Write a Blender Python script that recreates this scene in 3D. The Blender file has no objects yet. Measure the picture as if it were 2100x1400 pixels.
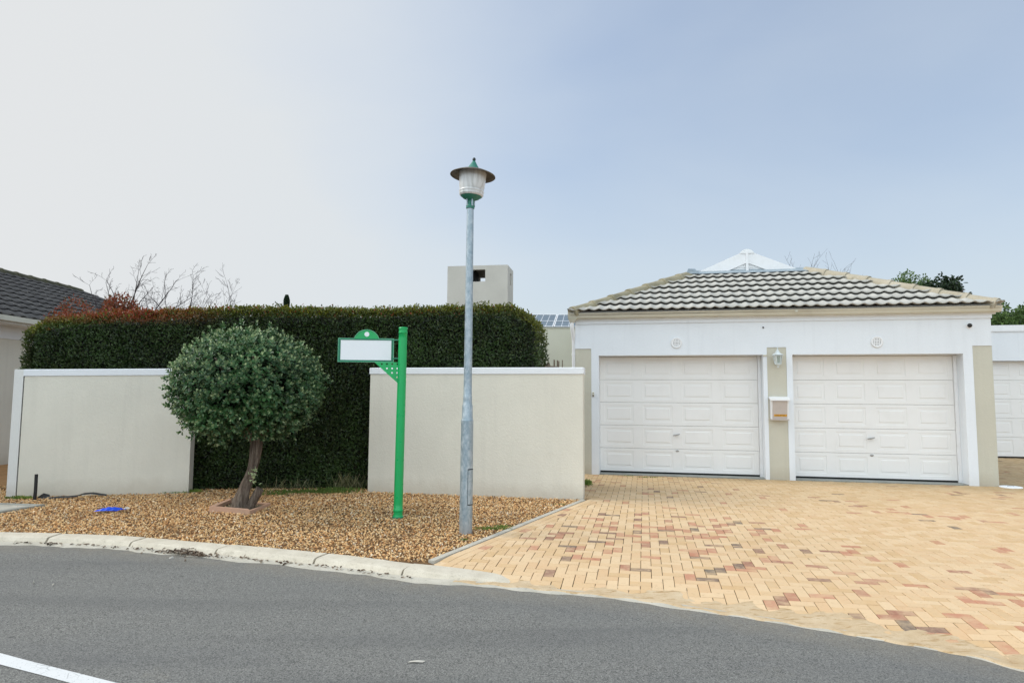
import bpy, math, random
import numpy as np
from mathutils import Vector, Matrix
random.seed(7); rng = np.random.default_rng(7)
S = bpy.context.scene; C = S.collection
# ------------------------------------------------------------------ camera
f_px, TH, RO, HC = 1330., math.atan(109/1330), .0063, 1.45
Fv = np.array([0, math.cos(TH), math.sin(TH)]); R0 = np.array([1, 0, 0.]); U0 = np.array([0, -math.sin(TH), math.cos(TH)])
Rv = math.cos(RO)*R0+math.sin(RO)*U0; Uv = math.cos(RO)*U0-math.sin(RO)*R0
cam = bpy.data.cameras.new('camera'); co = bpy.data.objects.new('camera', cam); C.objects.link(co)
M = Matrix(((Rv[0], Uv[0], -Fv[0], 0), (Rv[1], Uv[1], -Fv[1], 0), (Rv[2], Uv[2], -Fv[2], HC), (0, 0, 0, 1)))
co.matrix_world = M; cam.sensor_width = 36; cam.lens = 36*f_px/2100; cam.clip_start = .05; cam.clip_end = 2000
S.camera = co
# ------------------------------------------------------------------ world, sun, exposure
SUN_EL, SUN_AZ = math.radians(42), math.radians(-80)          # azimuth measured from +Y towards +X
EXPO = 0.55
S.view_settings.view_transform = 'Standard'; S.view_settings.look = 'None'
S.view_settings.exposure = EXPO; S.view_settings.gamma = 1
W = bpy.data.worlds.new('World'); S.world = W; W.use_nodes = True
def world():
    nt = W.node_tree; N = nt.nodes; L = nt.links; N.clear()
    out = N.new('ShaderNodeOutputWorld'); bg = N.new('ShaderNodeBackground'); bg.inputs['Strength'].default_value = .1
    L.new(bg.outputs[0], out.inputs[0])
    sky = N.new('ShaderNodeTexSky'); sky.sky_type = 'NISHITA'; sky.sun_disc = False
    sky.sun_elevation = SUN_EL; sky.sun_rotation = SUN_AZ; sky.air_density = 1.2; sky.dust_density = 2.0; sky.ozone_density = 1.5
    tc = N.new('ShaderNodeTexCoord')
    def math_(op, a, b=None, c=None, clamp=False):
        m = N.new('ShaderNodeMath'); m.operation = op; m.use_clamp = clamp
        for i, v in enumerate((a, b, c)):
            if v is None: continue
            if isinstance(v, (int, float)): m.inputs[i].default_value = v
            else: L.new(v, m.inputs[i])
        return m.outputs[0]
    def dot(v):
        m = N.new('ShaderNodeVectorMath'); m.operation = 'DOT_PRODUCT'; L.new(tc.outputs['Generated'], m.inputs[0])
        m.inputs[1].default_value = v; return m.outputs['Value']
    def noise(sc, det, dist, seed):
        mp = N.new('ShaderNodeMapping'); mp.inputs['Scale'].default_value = (1, 1, 2.2); mp.inputs['Location'].default_value = (seed, seed*.7, 0)
        L.new(tc.outputs['Generated'], mp.inputs[0])
        n = N.new('ShaderNodeTexNoise'); n.inputs['Scale'].default_value = sc; n.inputs['Detail'].default_value = det
        n.inputs['Distortion'].default_value = dist; L.new(mp.outputs[0], n.inputs['Vector']); return n.outputs['Fac']
    def rng_(v, a, b, c=0, d=1):
        m = N.new('ShaderNodeMapRange'); m.interpolation_type = 'SMOOTHSTEP'; L.new(v, m.inputs[0])
        for i, x in enumerate((a, b, c, d)): m.inputs[i+1].default_value = x
        return m.outputs[0]
    left = rng_(dot((-.80, .52, .30)),  .46, 1.08)              # thin bright veil towards the sun
    back = rng_(dot((-.25, -.95, .2)), -.35, .65)              # unseen bright cloud, added behind the camera to light the wall fronts
    z = dot((0, 0, 1)); low = rng_(z, .0, .42, 1, 0)           # milky air near the horizon
    cl = rng_(noise(1.5, 4, .5, 3.1), .36, .72)
    cl2 = rng_(noise(3.2, 5, .3, 8.4), .35, .75)
    veil = math_('ADD', math_('MULTIPLY', left, .78), math_('MULTIPLY', low, .46))
    veil = math_('ADD', veil, math_('MULTIPLY', cl, .13)); veil = math_('ADD', veil, math_('MULTIPLY', cl2, .06))
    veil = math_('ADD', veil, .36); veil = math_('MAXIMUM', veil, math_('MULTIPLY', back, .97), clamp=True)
    veil = math_('MINIMUM', veil, .98)
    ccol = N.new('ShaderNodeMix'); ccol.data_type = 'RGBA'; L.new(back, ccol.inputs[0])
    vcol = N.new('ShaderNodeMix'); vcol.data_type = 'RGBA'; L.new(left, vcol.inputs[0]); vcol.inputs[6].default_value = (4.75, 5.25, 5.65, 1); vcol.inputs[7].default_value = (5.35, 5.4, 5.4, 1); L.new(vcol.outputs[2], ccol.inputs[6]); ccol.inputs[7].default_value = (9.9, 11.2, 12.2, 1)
    tint = N.new('ShaderNodeMix'); tint.data_type = 'RGBA'; tint.blend_type = 'MULTIPLY'; tint.inputs[0].default_value = 1
    L.new(sky.outputs[0], tint.inputs[6]); tint.inputs[7].default_value = (.99, 1.06, 1.17, 1)
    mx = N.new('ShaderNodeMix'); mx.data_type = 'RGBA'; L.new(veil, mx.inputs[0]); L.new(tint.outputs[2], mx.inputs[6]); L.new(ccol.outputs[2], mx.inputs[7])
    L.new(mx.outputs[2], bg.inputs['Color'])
world()
sl = bpy.data.lights.new('sun', 'SUN'); sl.energy = 1.5; sl.angle = math.radians(24); sl.color = (1, .95, .87)
so = bpy.data.objects.new('sun', sl); C.objects.link(so)
sd = Vector((math.sin(SUN_AZ)*math.cos(SUN_EL), math.cos(SUN_AZ)*math.cos(SUN_EL), math.sin(SUN_EL)))
so.rotation_euler = sd.to_track_quat('Z', 'Y').to_euler()

# ------------------------------------------------------------------ layout maths (measured points -> world)
CAM = np.array([0, 0, HC])
def ray(x, y): return Fv*f_px+Rv*(x-1050)+Uv*(700-y)
def G(x, y, z=0.): d = ray(x, y); return CAM+d*(z-HC)/d[2]       # where a sight line meets a level plane
def V(x, y, Y): d = ray(x, y); return CAM+d*Y/d[1]               # where it meets an upright plane Y away
PHI = math.radians(11.5)
fu = np.array([math.cos(PHI), -math.sin(PHI), 0]); fn = np.array([-math.sin(PHI), -math.cos(PHI), 0])
P0 = np.array([1.189, 12.164, 0])
def F(u, d, z, o=P0): return o+fu*u+fn*d+np.array([0, 0, z])     # garage frame: along, outward, up

# ------------------------------------------------------------------ materials
def nmat(name, col, rough=.6, metal=0, spec=.5):
    m = bpy.data.materials.new(name); m.use_nodes = True; b = m.node_tree.nodes['Principled BSDF']
    b.inputs['Base Color'].default_value = (*col, 1); b.inputs['Roughness'].default_value = rough; b.inputs['Metallic'].default_value = metal
    b.inputs['Specular IOR Level'].default_value = spec
    return m
class NB:
    def __init__(s, m): s.m = m; s.N = m.node_tree.nodes; s.L = m.node_tree.links; s.b = s.N['Principled BSDF']
    def coord(s, sc=(1, 1, 1), rot=0, kind='Object'):
        t = s.N.new('ShaderNodeTexCoord'); mp = s.N.new('ShaderNodeMapping'); mp.inputs['Scale'].default_value = sc; mp.inputs['Rotation'].default_value = (0, 0, rot)
        s.L.new(t.outputs[kind], mp.inputs[0]); return mp.outputs[0]
    def noise(s, vec, scale, det=4, rough=.55, dist=0):
        n = s.N.new('ShaderNodeTexNoise'); n.inputs['Scale'].default_value = scale; n.inputs['Detail'].default_value = det
        n.inputs['Roughness'].default_value = rough; n.inputs['Distortion'].default_value = dist; s.L.new(vec, n.inputs['Vector']); return n.outputs['Fac']
    def vor(s, vec, scale, out='Distance', feat='F1'):
        n = s.N.new('ShaderNodeTexVoronoi'); n.feature = feat; n.inputs['Scale'].default_value = scale; s.L.new(vec, n.inputs['Vector']); return n.outputs[out]
    def ramp(s, fac, stops, interp='LINEAR'):
        r = s.N.new('ShaderNodeValToRGB'); e = r.color_ramp.elements; r.color_ramp.interpolation = interp
        while len(e) < len(stops): e.new(.5)
        for k, (p, c) in enumerate(stops):
            e[k].position = p; e[k].color = (*c, 1) if len(c) == 3 else c
        s.L.new(fac, r.inputs[0]); return r.outputs[0]
    def map(s, v, a, b, c=0, d=1):
        m = s.N.new('ShaderNodeMapRange'); s.L.new(v, m.inputs[0])
        for i, x in enumerate((a, b, c, d)): m.inputs[i+1].default_value = x
        return m.outputs[0]
    def mix(s, fac, a, b, mode='MIX'):
        m = s.N.new('ShaderNodeMix'); m.data_type = 'RGBA'; m.blend_type = mode
        for i, v in ((0, fac), (6, a), (7, b)):
            if isinstance(v, (int, float)): m.inputs[i].default_value = v
            elif isinstance(v, tuple): m.inputs[i].default_value = (*v, 1)
            else: s.L.new(v, m.inputs[i])
        return m.outputs[2]
    def mul(s, a, b):
        m = s.N.new('ShaderNodeMath'); m.operation = 'MULTIPLY'
        for i, v in enumerate((a, b)):
            if isinstance(v, (int, float)): m.inputs[i].default_value = v
            else: s.L.new(v, m.inputs[i])
        return m.outputs[0]
    def attr(s, n, o='Fac'):
        a = s.N.new('ShaderNodeAttribute'); a.attribute_name = n; return a.outputs[o]
    def island(s): return s.N.new('ShaderNodeNewGeometry').outputs['Random Per Island']
    def color(s, c): s.L.new(c, s.b.inputs['Base Color'])
    def rough(s, c): s.L.new(c, s.b.inputs['Roughness'])
    def bump(s, h, strength=.3, dist=.01):
        b = s.N.new('ShaderNodeBump'); b.inputs['Strength'].default_value = strength; b.inputs['Distance'].default_value = dist
        s.L.new(h, b.inputs['Height']); s.L.new(b.outputs[0], s.b.inputs['Normal'])
def sepz(n):
    g = n.N.new('ShaderNodeNewGeometry'); x = n.N.new('ShaderNodeSeparateXYZ'); n.L.new(g.outputs['Position'], x.inputs[0]); return x.outputs
def stucco(name, col, amt=.06, base_dirt=.0, grain=.35):
    m = nmat(name, col, .85, spec=.25); n = NB(m); v = n.coord()
    lo = n.noise(v, 1.1, 5, .6); k = n.map(lo, .3, .7, 1-amt, 1+amt*.3)
    c = n.mix(1.0, col, n.ramp(k, [(0, (0, 0, 0)), (1, (1, 1, 1))]), 'MULTIPLY')
    sp = n.noise(v, 40, 2); c = n.mix(n.map(sp, .35, .65, 0, .05), c, tuple(x*.6 for x in col))
    spots = n.map(n.vor(v, 2.7), .012, .02, .35, 0)
    c = n.mix(spots, c, tuple(x*.45 for x in col))
    if base_dirt:
        z = sepz(n)['Z']; edge = n.noise(v, 5, 4)
        ms = n.N.new('ShaderNodeMath'); ms.operation = 'MULTIPLY_ADD'; n.L.new(edge, ms.inputs[0]); ms.inputs[1].default_value = -.22; n.L.new(z, ms.inputs[2])
        c = n.mix(n.map(ms.outputs[0], -.08, .12, base_dirt, 0), c, (.34, .26, .17))
        st = n.noise(n.coord((9, 9, .5)), 1, 4)                         # faint vertical run-off streaks
        c = n.mix(n.map(st, .52, .75, 0, .16), c, tuple(x*.7 for x in col))
    n.color(c); g1 = n.noise(v, 90, 3); g2 = n.noise(v, 28, 3)
    ad = n.N.new('ShaderNodeMath'); ad.operation = 'ADD'; n.L.new(g1, ad.inputs[0]); n.L.new(g2, ad.inputs[1]); n.bump(ad.outputs[0], grain, .01)
    return m
MT = {}
MT['beige'] = stucco('beige_render', (.75, .71, .605), .07, .3)
MT['beige_dark'] = stucco('khaki_render', (.57, .545, .45), .07, .3)
MT['white'] = stucco('white_render', (.77, .80, .83), .04, .12, .2)
MT['cream'] = stucco('cream_render', (.60, .585, .47), .08)
MT['grey'] = stucco('grey_render', (.56, .53, .465), .12)
MT['pier'] = stucco('pier_render', (.76, .75, .71), .05, .3)
MT['coping'] = stucco('white_coping', (.82, .83, .84), .05, 0, .25)
def painted(name, col, rough=.4, var=.05, dirt=(.3, .25, .18), dirtamt=.12, scale=3):
    m = nmat(name, col, rough); n = NB(m); v = n.coord(); a = n.noise(v, scale, 5, .6)
    c = n.mix(n.map(a, .5, .8, 0, dirtamt), col, dirt); n.color(c); n.bump(n.noise(v, 60, 2), .05, .003)
    n.rough(n.map(n.noise(v, 11, 3), .3, .7, rough-.08, rough+.12)); return m
MT['door'] = painted('white_door_enamel', (.79, .78, .76), .42, dirtamt=.08)
MT['white_metal'] = painted('white_metal', (.80, .80, .80), .35, dirtamt=.12, scale=8)
MT['gutter'] = painted('cream_gutter', (.62, .60, .50), .4, dirtamt=.35, scale=2)
MT['lantern'] = painted('grey_white_lantern_metal', (.60, .65, .65), .35, dirtamt=.3, scale=30)
MT['fascia'] = painted('white_board', (.80, .81, .81), .5, dirtamt=.15)
MT['green'] = painted('green_enamel', (.003, .38, .10), .32, dirt=(.02, .22, .09), dirtamt=.35, scale=5)
MT['green_dark'] = painted('green_frame', (.003, .17, .085), .35, dirt=(.01, .30, .15), dirtamt=.3, scale=9)
MT['green_pale'] = painted('pale_green_edge', (.16, .50, .30), .4)
MT['verdigris'] = painted('dark_green_metal', (.02, .17, .12), .45, dirt=(.12, .22, .16), dirtamt=.6, scale=25)
MT['finial'] = nmat('black_green_cap', (.008, .02, .018), .5)
MT['brim'] = painted('weathered_brown_metal', (.10, .08, .06), .55, dirt=(.26, .23, .17), dirtamt=.8, scale=9)
MT['sign_face'] = painted('white_sign_sheet', (.82, .84, .85), .35, dirtamt=.06)
MT['black'] = nmat('black_plastic', (.012, .012, .013), .45)
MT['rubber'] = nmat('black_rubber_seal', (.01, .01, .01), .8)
MT['dark'] = nmat('dark_void', (.006, .006, .006), .9)
MT['chrome'] = nmat('worn_chrome', (.35, .35, .34), .3, 1)
MT['blue'] = painted('blue_plastic', (.005, .07, .62), .45, dirt=(.01, .12, .8), dirtamt=.5, scale=30)
MT['litter'] = painted('pale_scrap', (.46, .43, .37), .7)
MT['terracotta'] = painted('terracotta_edging', (.50, .30, .20), .8, dirt=(.3, .24, .18), dirtamt=.6, scale=7)
MT['flashing'] = painted('blue_grey_flashing', (.26, .31, .34), .5, dirt=(.45, .5, .52), dirtamt=.7, scale=6)
MT['label'] = painted('yellow_label', (.72, .36, .02), .5, scale=20)
MT['ink'] = nmat('label_ink', (.12, .04, .01), .6)
MT['mail_front'] = painted('pinkish_shaded_metal', (.52, .46, .42), .45, dirt=(.38, .33, .3), dirtamt=.4, scale=10)  # pinkish front, its shade against the sunlit sides put into the colour
MT['wood'] = painted('weathered_wood', (.22, .17, .12), .9, dirt=(.09, .07, .05), dirtamt=.8, scale=20)
def _galv():
    m = nmat('galvanised_steel', (.36, .43, .46), .5, .55); n = NB(m); v = n.coord((1, 1, .55))
    a = n.vor(v, 75, 'Color'); s = n.N.new('ShaderNodeSeparateColor'); n.L.new(a, s.inputs[0])
    b = n.noise(v, 26, 4, .65); c = n.ramp(b, [(.3, (.20, .27, .31)), (.5, (.33, .40, .44)), (.7, (.52, .57, .59))])
    c = n.mix(.25, c, n.ramp(s.outputs[0], [(0, (.22, .28, .32)), (1, (.52, .57, .6))]))
    z = sepz(n)['Z']; c = n.mix(n.map(z, 0, .16, .45, 0), c, (.42, .38, .34))
    rs = n.noise(n.coord((6, 6, 1.2)), 2, 5); c = n.mix(n.map(rs, .58, .72, 0, .35), c, (.62, .62, .6))
    n.color(c); n.rough(n.map(b, .3, .7, .38, .62)); n.bump(b, .12, .003); return m
MT['galv'] = _galv()
def _diff():
    m = nmat('cloudy_lamp_plastic', (.62, .62, .60), .22); n = NB(m); v = n.coord((14, 14, 2.2)); a = n.noise(v, 1.3, 5, .6, 1)
    n.color(n.ramp(a, [(.30, (.50, .49, .46)), (.5, (.70, .69, .67)), (.68, (.86, .86, .85))]))
    n.b.inputs['Subsurface Weight'].default_value = .0; n.b.inputs['Transmission Weight'].default_value = .12; return m
MT['diffuser'] = _diff()
def _asph():
    m = nmat('asphalt', (.09, .09, .09), .85, spec=.3); n = NB(m); v = n.coord()
    fine = n.noise(v, 170, 3, .75); mid = n.noise(v, 1.3, 6, .6); ag = n.vor(v, 130, 'Color'); s = n.N.new('ShaderNodeSeparateColor'); n.L.new(ag, s.inputs[0])
    c = n.ramp(fine, [(.3, (.045, .044, .040)), (.5, (.152, .148, .135)), (.68, (.38, .365, .33))])
    c = n.mix(n.map(s.outputs[0], .78, 1, 0, .75), c, (.27, .265, .25)); c = n.mix(n.map(s.outputs[1], .75, 1, 0, .65), c, (.02, .021, .022))
    c = n.mix(n.map(mid, .35, .7, 0, .32), c, (.165, .165, .155)); ws = n.noise(n.coord((.6, 1.6, 1), -.35), .9, 5)
    c = n.mix(n.map(ws, .5, .75, 0, .3), c, (.09, .093, .10))
    tk = n.noise(n.coord((.22, 2.4, 1), .16), 1, 3, .5); c = n.mix(n.map(tk, .5, .68, 0, .34), c, (.10, .10, .098)); sm = n.vor(v, 1.9); c = n.mix(n.map(sm, .03, .05, .5, 0), c, (.045, .045, .043))
    st = n.noise(v, .9, 7, .7, .6); c = n.mix(n.map(st, .64, .76, 0, .32), c, (.26, .23, .17))
    e = n.attr('edge'); c = n.mix(n.mul(e, n.map(n.noise(v, 7, 5, .65), .2, .75, 0, 1)), c, (.25, .215, .16))
    n.color(c); h = n.mix(.5, fine, ag); n.bump(h, .55, .006); return m
MT['asphalt'] = _asph()
def _conc(name, a, b, dcol=(.16, .13, .09), grain=.4):
    m = nmat(name, a, .9, spec=.2); n = NB(m); v = n.coord(); q = n.noise(v, 5, 6, .65); c = n.mix(n.map(q, .3, .7, 0, 1), a, b)
    sp = n.noise(v, 120, 3, .7); c = n.mix(n.map(sp, .55, .75, 0, .5), c, dcol)
    c = n.mix(n.map(n.noise(v, 14, 5, .7), .56, .75, 0, .5), c, dcol)
    n.color(c); n.bump(n.noise(v, 110, 4, .7), grain, .006); return m
MT['kerb'] = _conc('kerb_concrete', (.66, .60, .49), (.52, .465, .37))
MT['gutter_conc'] = _conc('channel_concrete', (.56, .52, .44), (.42, .39, .32), (.16, .14, .11))
MT['edging'] = _conc('edging_concrete', (.56, .52, .44), (.42, .39, .33))
MT['apron'] = _conc('threshold_concrete', (.34, .34, .31), (.24, .25, .23))
MT['slab'] = _conc('slab_concrete', (.40, .39, .34), (.28, .28, .25))
def _sand():
    m = MT['sand']; n = NB(m); old = n.b.inputs['Base Color'].links[0].from_socket; st = n.noise(n.coord((3, 12, 1), .33), 2.2, 6, .7, 1.2)
    n.color(n.mix(n.map(st, .54, .64, 0, .7), old, (.34, .20, .07)))
MT['sand'] = _conc('drifted_sand', (.62, .49, .33), (.50, .36, .21), (.33, .21, .10), .8)
_sand()
def _paint():
    m = nmat('road_paint', (.78, .78, .77), .7); n = NB(m); v = n.coord(); q = n.noise(v, 90, 4, .7)
    c = n.mix(n.map(q, .60, .68, 0, .8), (.66, .66, .65), (.14, .14, .14))
    cr = n.vor(n.coord((1, 1, 1), .4), 13, feat='DISTANCE_TO_EDGE'); q2 = n.noise(v, 4, 3)
    c = n.mix(n.mul(n.map(cr, 0, .022, 1, 0), n.map(q2, .45, .6, 0, .8)), c, (.1, .1, .1)); n.color(c); n.bump(q, .4, .004); return m
MT['paint'] = _paint()
def _brick():
    m = nmat('clay_paver', (.5, .36, .2), .85, spec=.25); n = NB(m); v = n.coord(); t = n.attr('tone'); i = n.attr('rnd')
    cream = n.ramp(i, [(0, (.58, .385, .20)), (.35, (.65, .455, .265)), (.7, (.69, .505, .31)), (1, (.62, .41, .23))])
    red = n.ramp(i, [(0, (.46, .20, .12)), (.4, (.52, .26, .16)), (.72, (.36, .17, .11)), (1, (.15, .125, .10))])
    cn = n.noise(v, 9, 5, .7, .5); pt = n.map(n.noise(v, 6, 4, .6), .28, .52, .25, 1); c = n.mix(n.mul(t, pt), cream, red)
    c = n.mix(n.map(cn, .42, .7, 0, .5), c, (.60, .44, .27)); c = n.mix(n.map(n.noise(v, 34, 4, .7), .58, .72, 0, .4), c, (.30, .17, .09))
    pr = sepz(n); fz = n.noise(v, .8, 4, .6)          # mossy dirt shed from the gutter along the garage fronts
    dd = n.attr('dirt'); c = n.mix(n.mul(dd, n.map(fz, .25, .75, .35, 1)), c, (.23, .165, .075))
    n.color(c); n.bump(n.noise(v, 60, 5, .7), .35, .005); return m
MT['brick'] = _brick()
def _joint():
    m = nmat('joint_sand', (.2, .15, .1), .95, spec=.1); n = NB(m); v = n.coord()
    c = n.mix(n.map(n.noise(v, 2.2, 5, .7), .42, .58), (.20, .14, .08), (.03, .035, .018)); n.color(c); return m
MT['joint'] = _joint()
def _stone(name, stops, rough=.8):
    m = nmat(name, stops[0][1], rough, spec=.3); n = NB(m); c = n.ramp(n.island(), stops); v = n.coord()
    c = n.mix(n.map(n.noise(v, 1.2, 4), .4, .7, 0, .3), c, (.26, .15, .07)); n.color(c); return m
MT['gravel'] = _stone('tan_gravel', [(0, (.10, .05, .025)), (.12, (.49, .23, .085)), (.35, (.76, .43, .18)), (.62, (.83, .54, .25)), (.88, (.86, .64, .36)), (1, (.82, .70, .54))])
MT['bed'] = _conc('gravel_bed', (.17, .09, .035), (.10, .055, .025))
MT['soil'] = _conc('bare_soil', (.14, .11, .07), (.09, .07, .045))
def _tile(name, a, b, moss):
    m = nmat(name, a, .85, spec=.25); n = NB(m); v = n.coord(); q = n.noise(v, 3.2, 6, .65); c = n.mix(n.map(q, .3, .7), a, b)
    c = n.mix(n.map(n.noise(v, 45, 4, .7), .5, .75, 0, .45), c, tuple(x*.45 for x in b))
    c = n.mix(n.map(n.noise(v, 6, 6, .7), .60, .72, 0, moss), c, (.07, .07, .035)); n.color(c); n.bump(n.noise(v, 90, 4), .35, .005); return m
MT['tile'] = _tile('pale_roof_tile', (.52, .50, .45), (.38, .365, .33), .3)
MT['ridge'] = _tile('mossy_ridge_tile', (.40, .35, .24), (.24, .21, .13), .7)
MT['ridge_pale'] = _tile('pale_ridge_tile', (.46, .41, .32), (.33, .29, .21), .5)
MT['tile_dark'] = _tile('dark_roof_tile', (.14, .13, .12), (.075, .07, .068), .2)
MT['ridge_moss'] = _tile('dark_mossy_ridge_tile', (.12, .11, .07), (.06, .06, .03), .8)
def _bark():
    m = nmat('bark', (.16, .12, .09), .95, spec=.15); n = NB(m); v = n.coord((14, 14, 1.6)); q = n.noise(v, 2.2, 6, .7, .6)
    n.color(n.ramp(q, [(.3, (.045, .034, .026)), (.5, (.17, .13, .10)), (.72, (.34, .28, .22))])); n.bump(q, 1, .04); return m
MT['bark'] = _bark()
MT['twig'] = nmat('bare_twig', (.045, .032, .035), .9)
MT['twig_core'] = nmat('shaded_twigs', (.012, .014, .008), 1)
def leafmat(name, cols, tipcol, gloss=.4, trans=.25):
    m = nmat(name, cols[0], gloss); n = NB(m); i = n.island(); c = n.ramp(i, [(k/(len(cols)-1), q) for k, q in enumerate(cols)])
    c = n.mix(n.map(n.noise(n.coord(), 1.7, 4, .6), .45, .7, 0, .45), c, tuple(min(1, q*2.1+.004) for q in cols[2]))
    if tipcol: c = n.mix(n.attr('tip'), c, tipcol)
    r = n.attr('red'); c = n.mix(r, c, (.30, .055, .022))
    n.color(c); n.rough(n.map(i, 0, 1, gloss-.08, gloss+.2))
    tr = n.N.new('ShaderNodeBsdfTranslucent'); mx = n.N.new('ShaderNodeMixShader'); mx.inputs[0].default_value = trans
    n.L.new(c, tr.inputs[0]); n.L.new(n.b.outputs[0], mx.inputs[1]); n.L.new(tr.outputs[0], mx.inputs[2]); n.L.new(mx.outputs[0], n.N['Material Output'].inputs[0])
    return m
MT['hedge'] = leafmat('hedge_leaf', [(.010, .022, .006), (.020, .044, .010), (.035, .068, .014), (.05, .062, .02), (.014, .03, .009), (.10, .14, .05)], (.26, .26, .02), .34, .2)
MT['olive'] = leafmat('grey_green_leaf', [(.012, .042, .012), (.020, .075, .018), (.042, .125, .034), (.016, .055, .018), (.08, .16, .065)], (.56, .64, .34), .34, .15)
MT['far_leaf'] = leafmat('far_leaf', [(.04, .08, .02), (.07, .13, .03), (.12, .18, .05)], None, .5, .3)
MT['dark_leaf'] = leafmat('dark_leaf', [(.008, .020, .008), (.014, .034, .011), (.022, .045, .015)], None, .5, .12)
MT['red_leaf'] = leafmat('red_leaf', [(.22, .045, .02), (.30, .07, .03), (.16, .05, .02), (.10, .09, .02)], None, .5, .25)
MT['grass'] = leafmat('weed_blade', [(.07, .13, .02), (.12, .20, .03), (.18, .24, .05)], None, .6, .3)
MT['dry'] = _stone('dry_leaf', [(0, (.05, .035, .025)), (.4, (.16, .11, .08)), (.75, (.36, .29, .22)), (1, (.5, .44, .36))])
MT['straw'] = _stone('dry_blade', [(0, (.07, .10, .03)), (.6, (.16, .17, .08)), (1, (.34, .30, .2))])
def _solar():
    m = nmat('solar_cell', (.05, .075, .10), .3); n = NB(m); n.color(n.mix(n.map(n.noise(n.coord(), .8, 3), .3, .7), (.10, .135, .155), (.07, .10, .12))); return m
MT['solar'] = _solar()
def _glass():
    m = nmat('lantern_glass', (.55, .62, .58), .12); n = NB(m); n.b.inputs['Transmission Weight'].default_value = .45
    n.color(n.mix(n.map(n.noise(n.coord(), 30, 3), .3, .7), (.40, .46, .40), (.62, .68, .64))); return m
MT['glass'] = _glass()
MT['patio'] = _conc('orange_paving', (.50, .27, .11), (.36, .19, .08))

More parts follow.
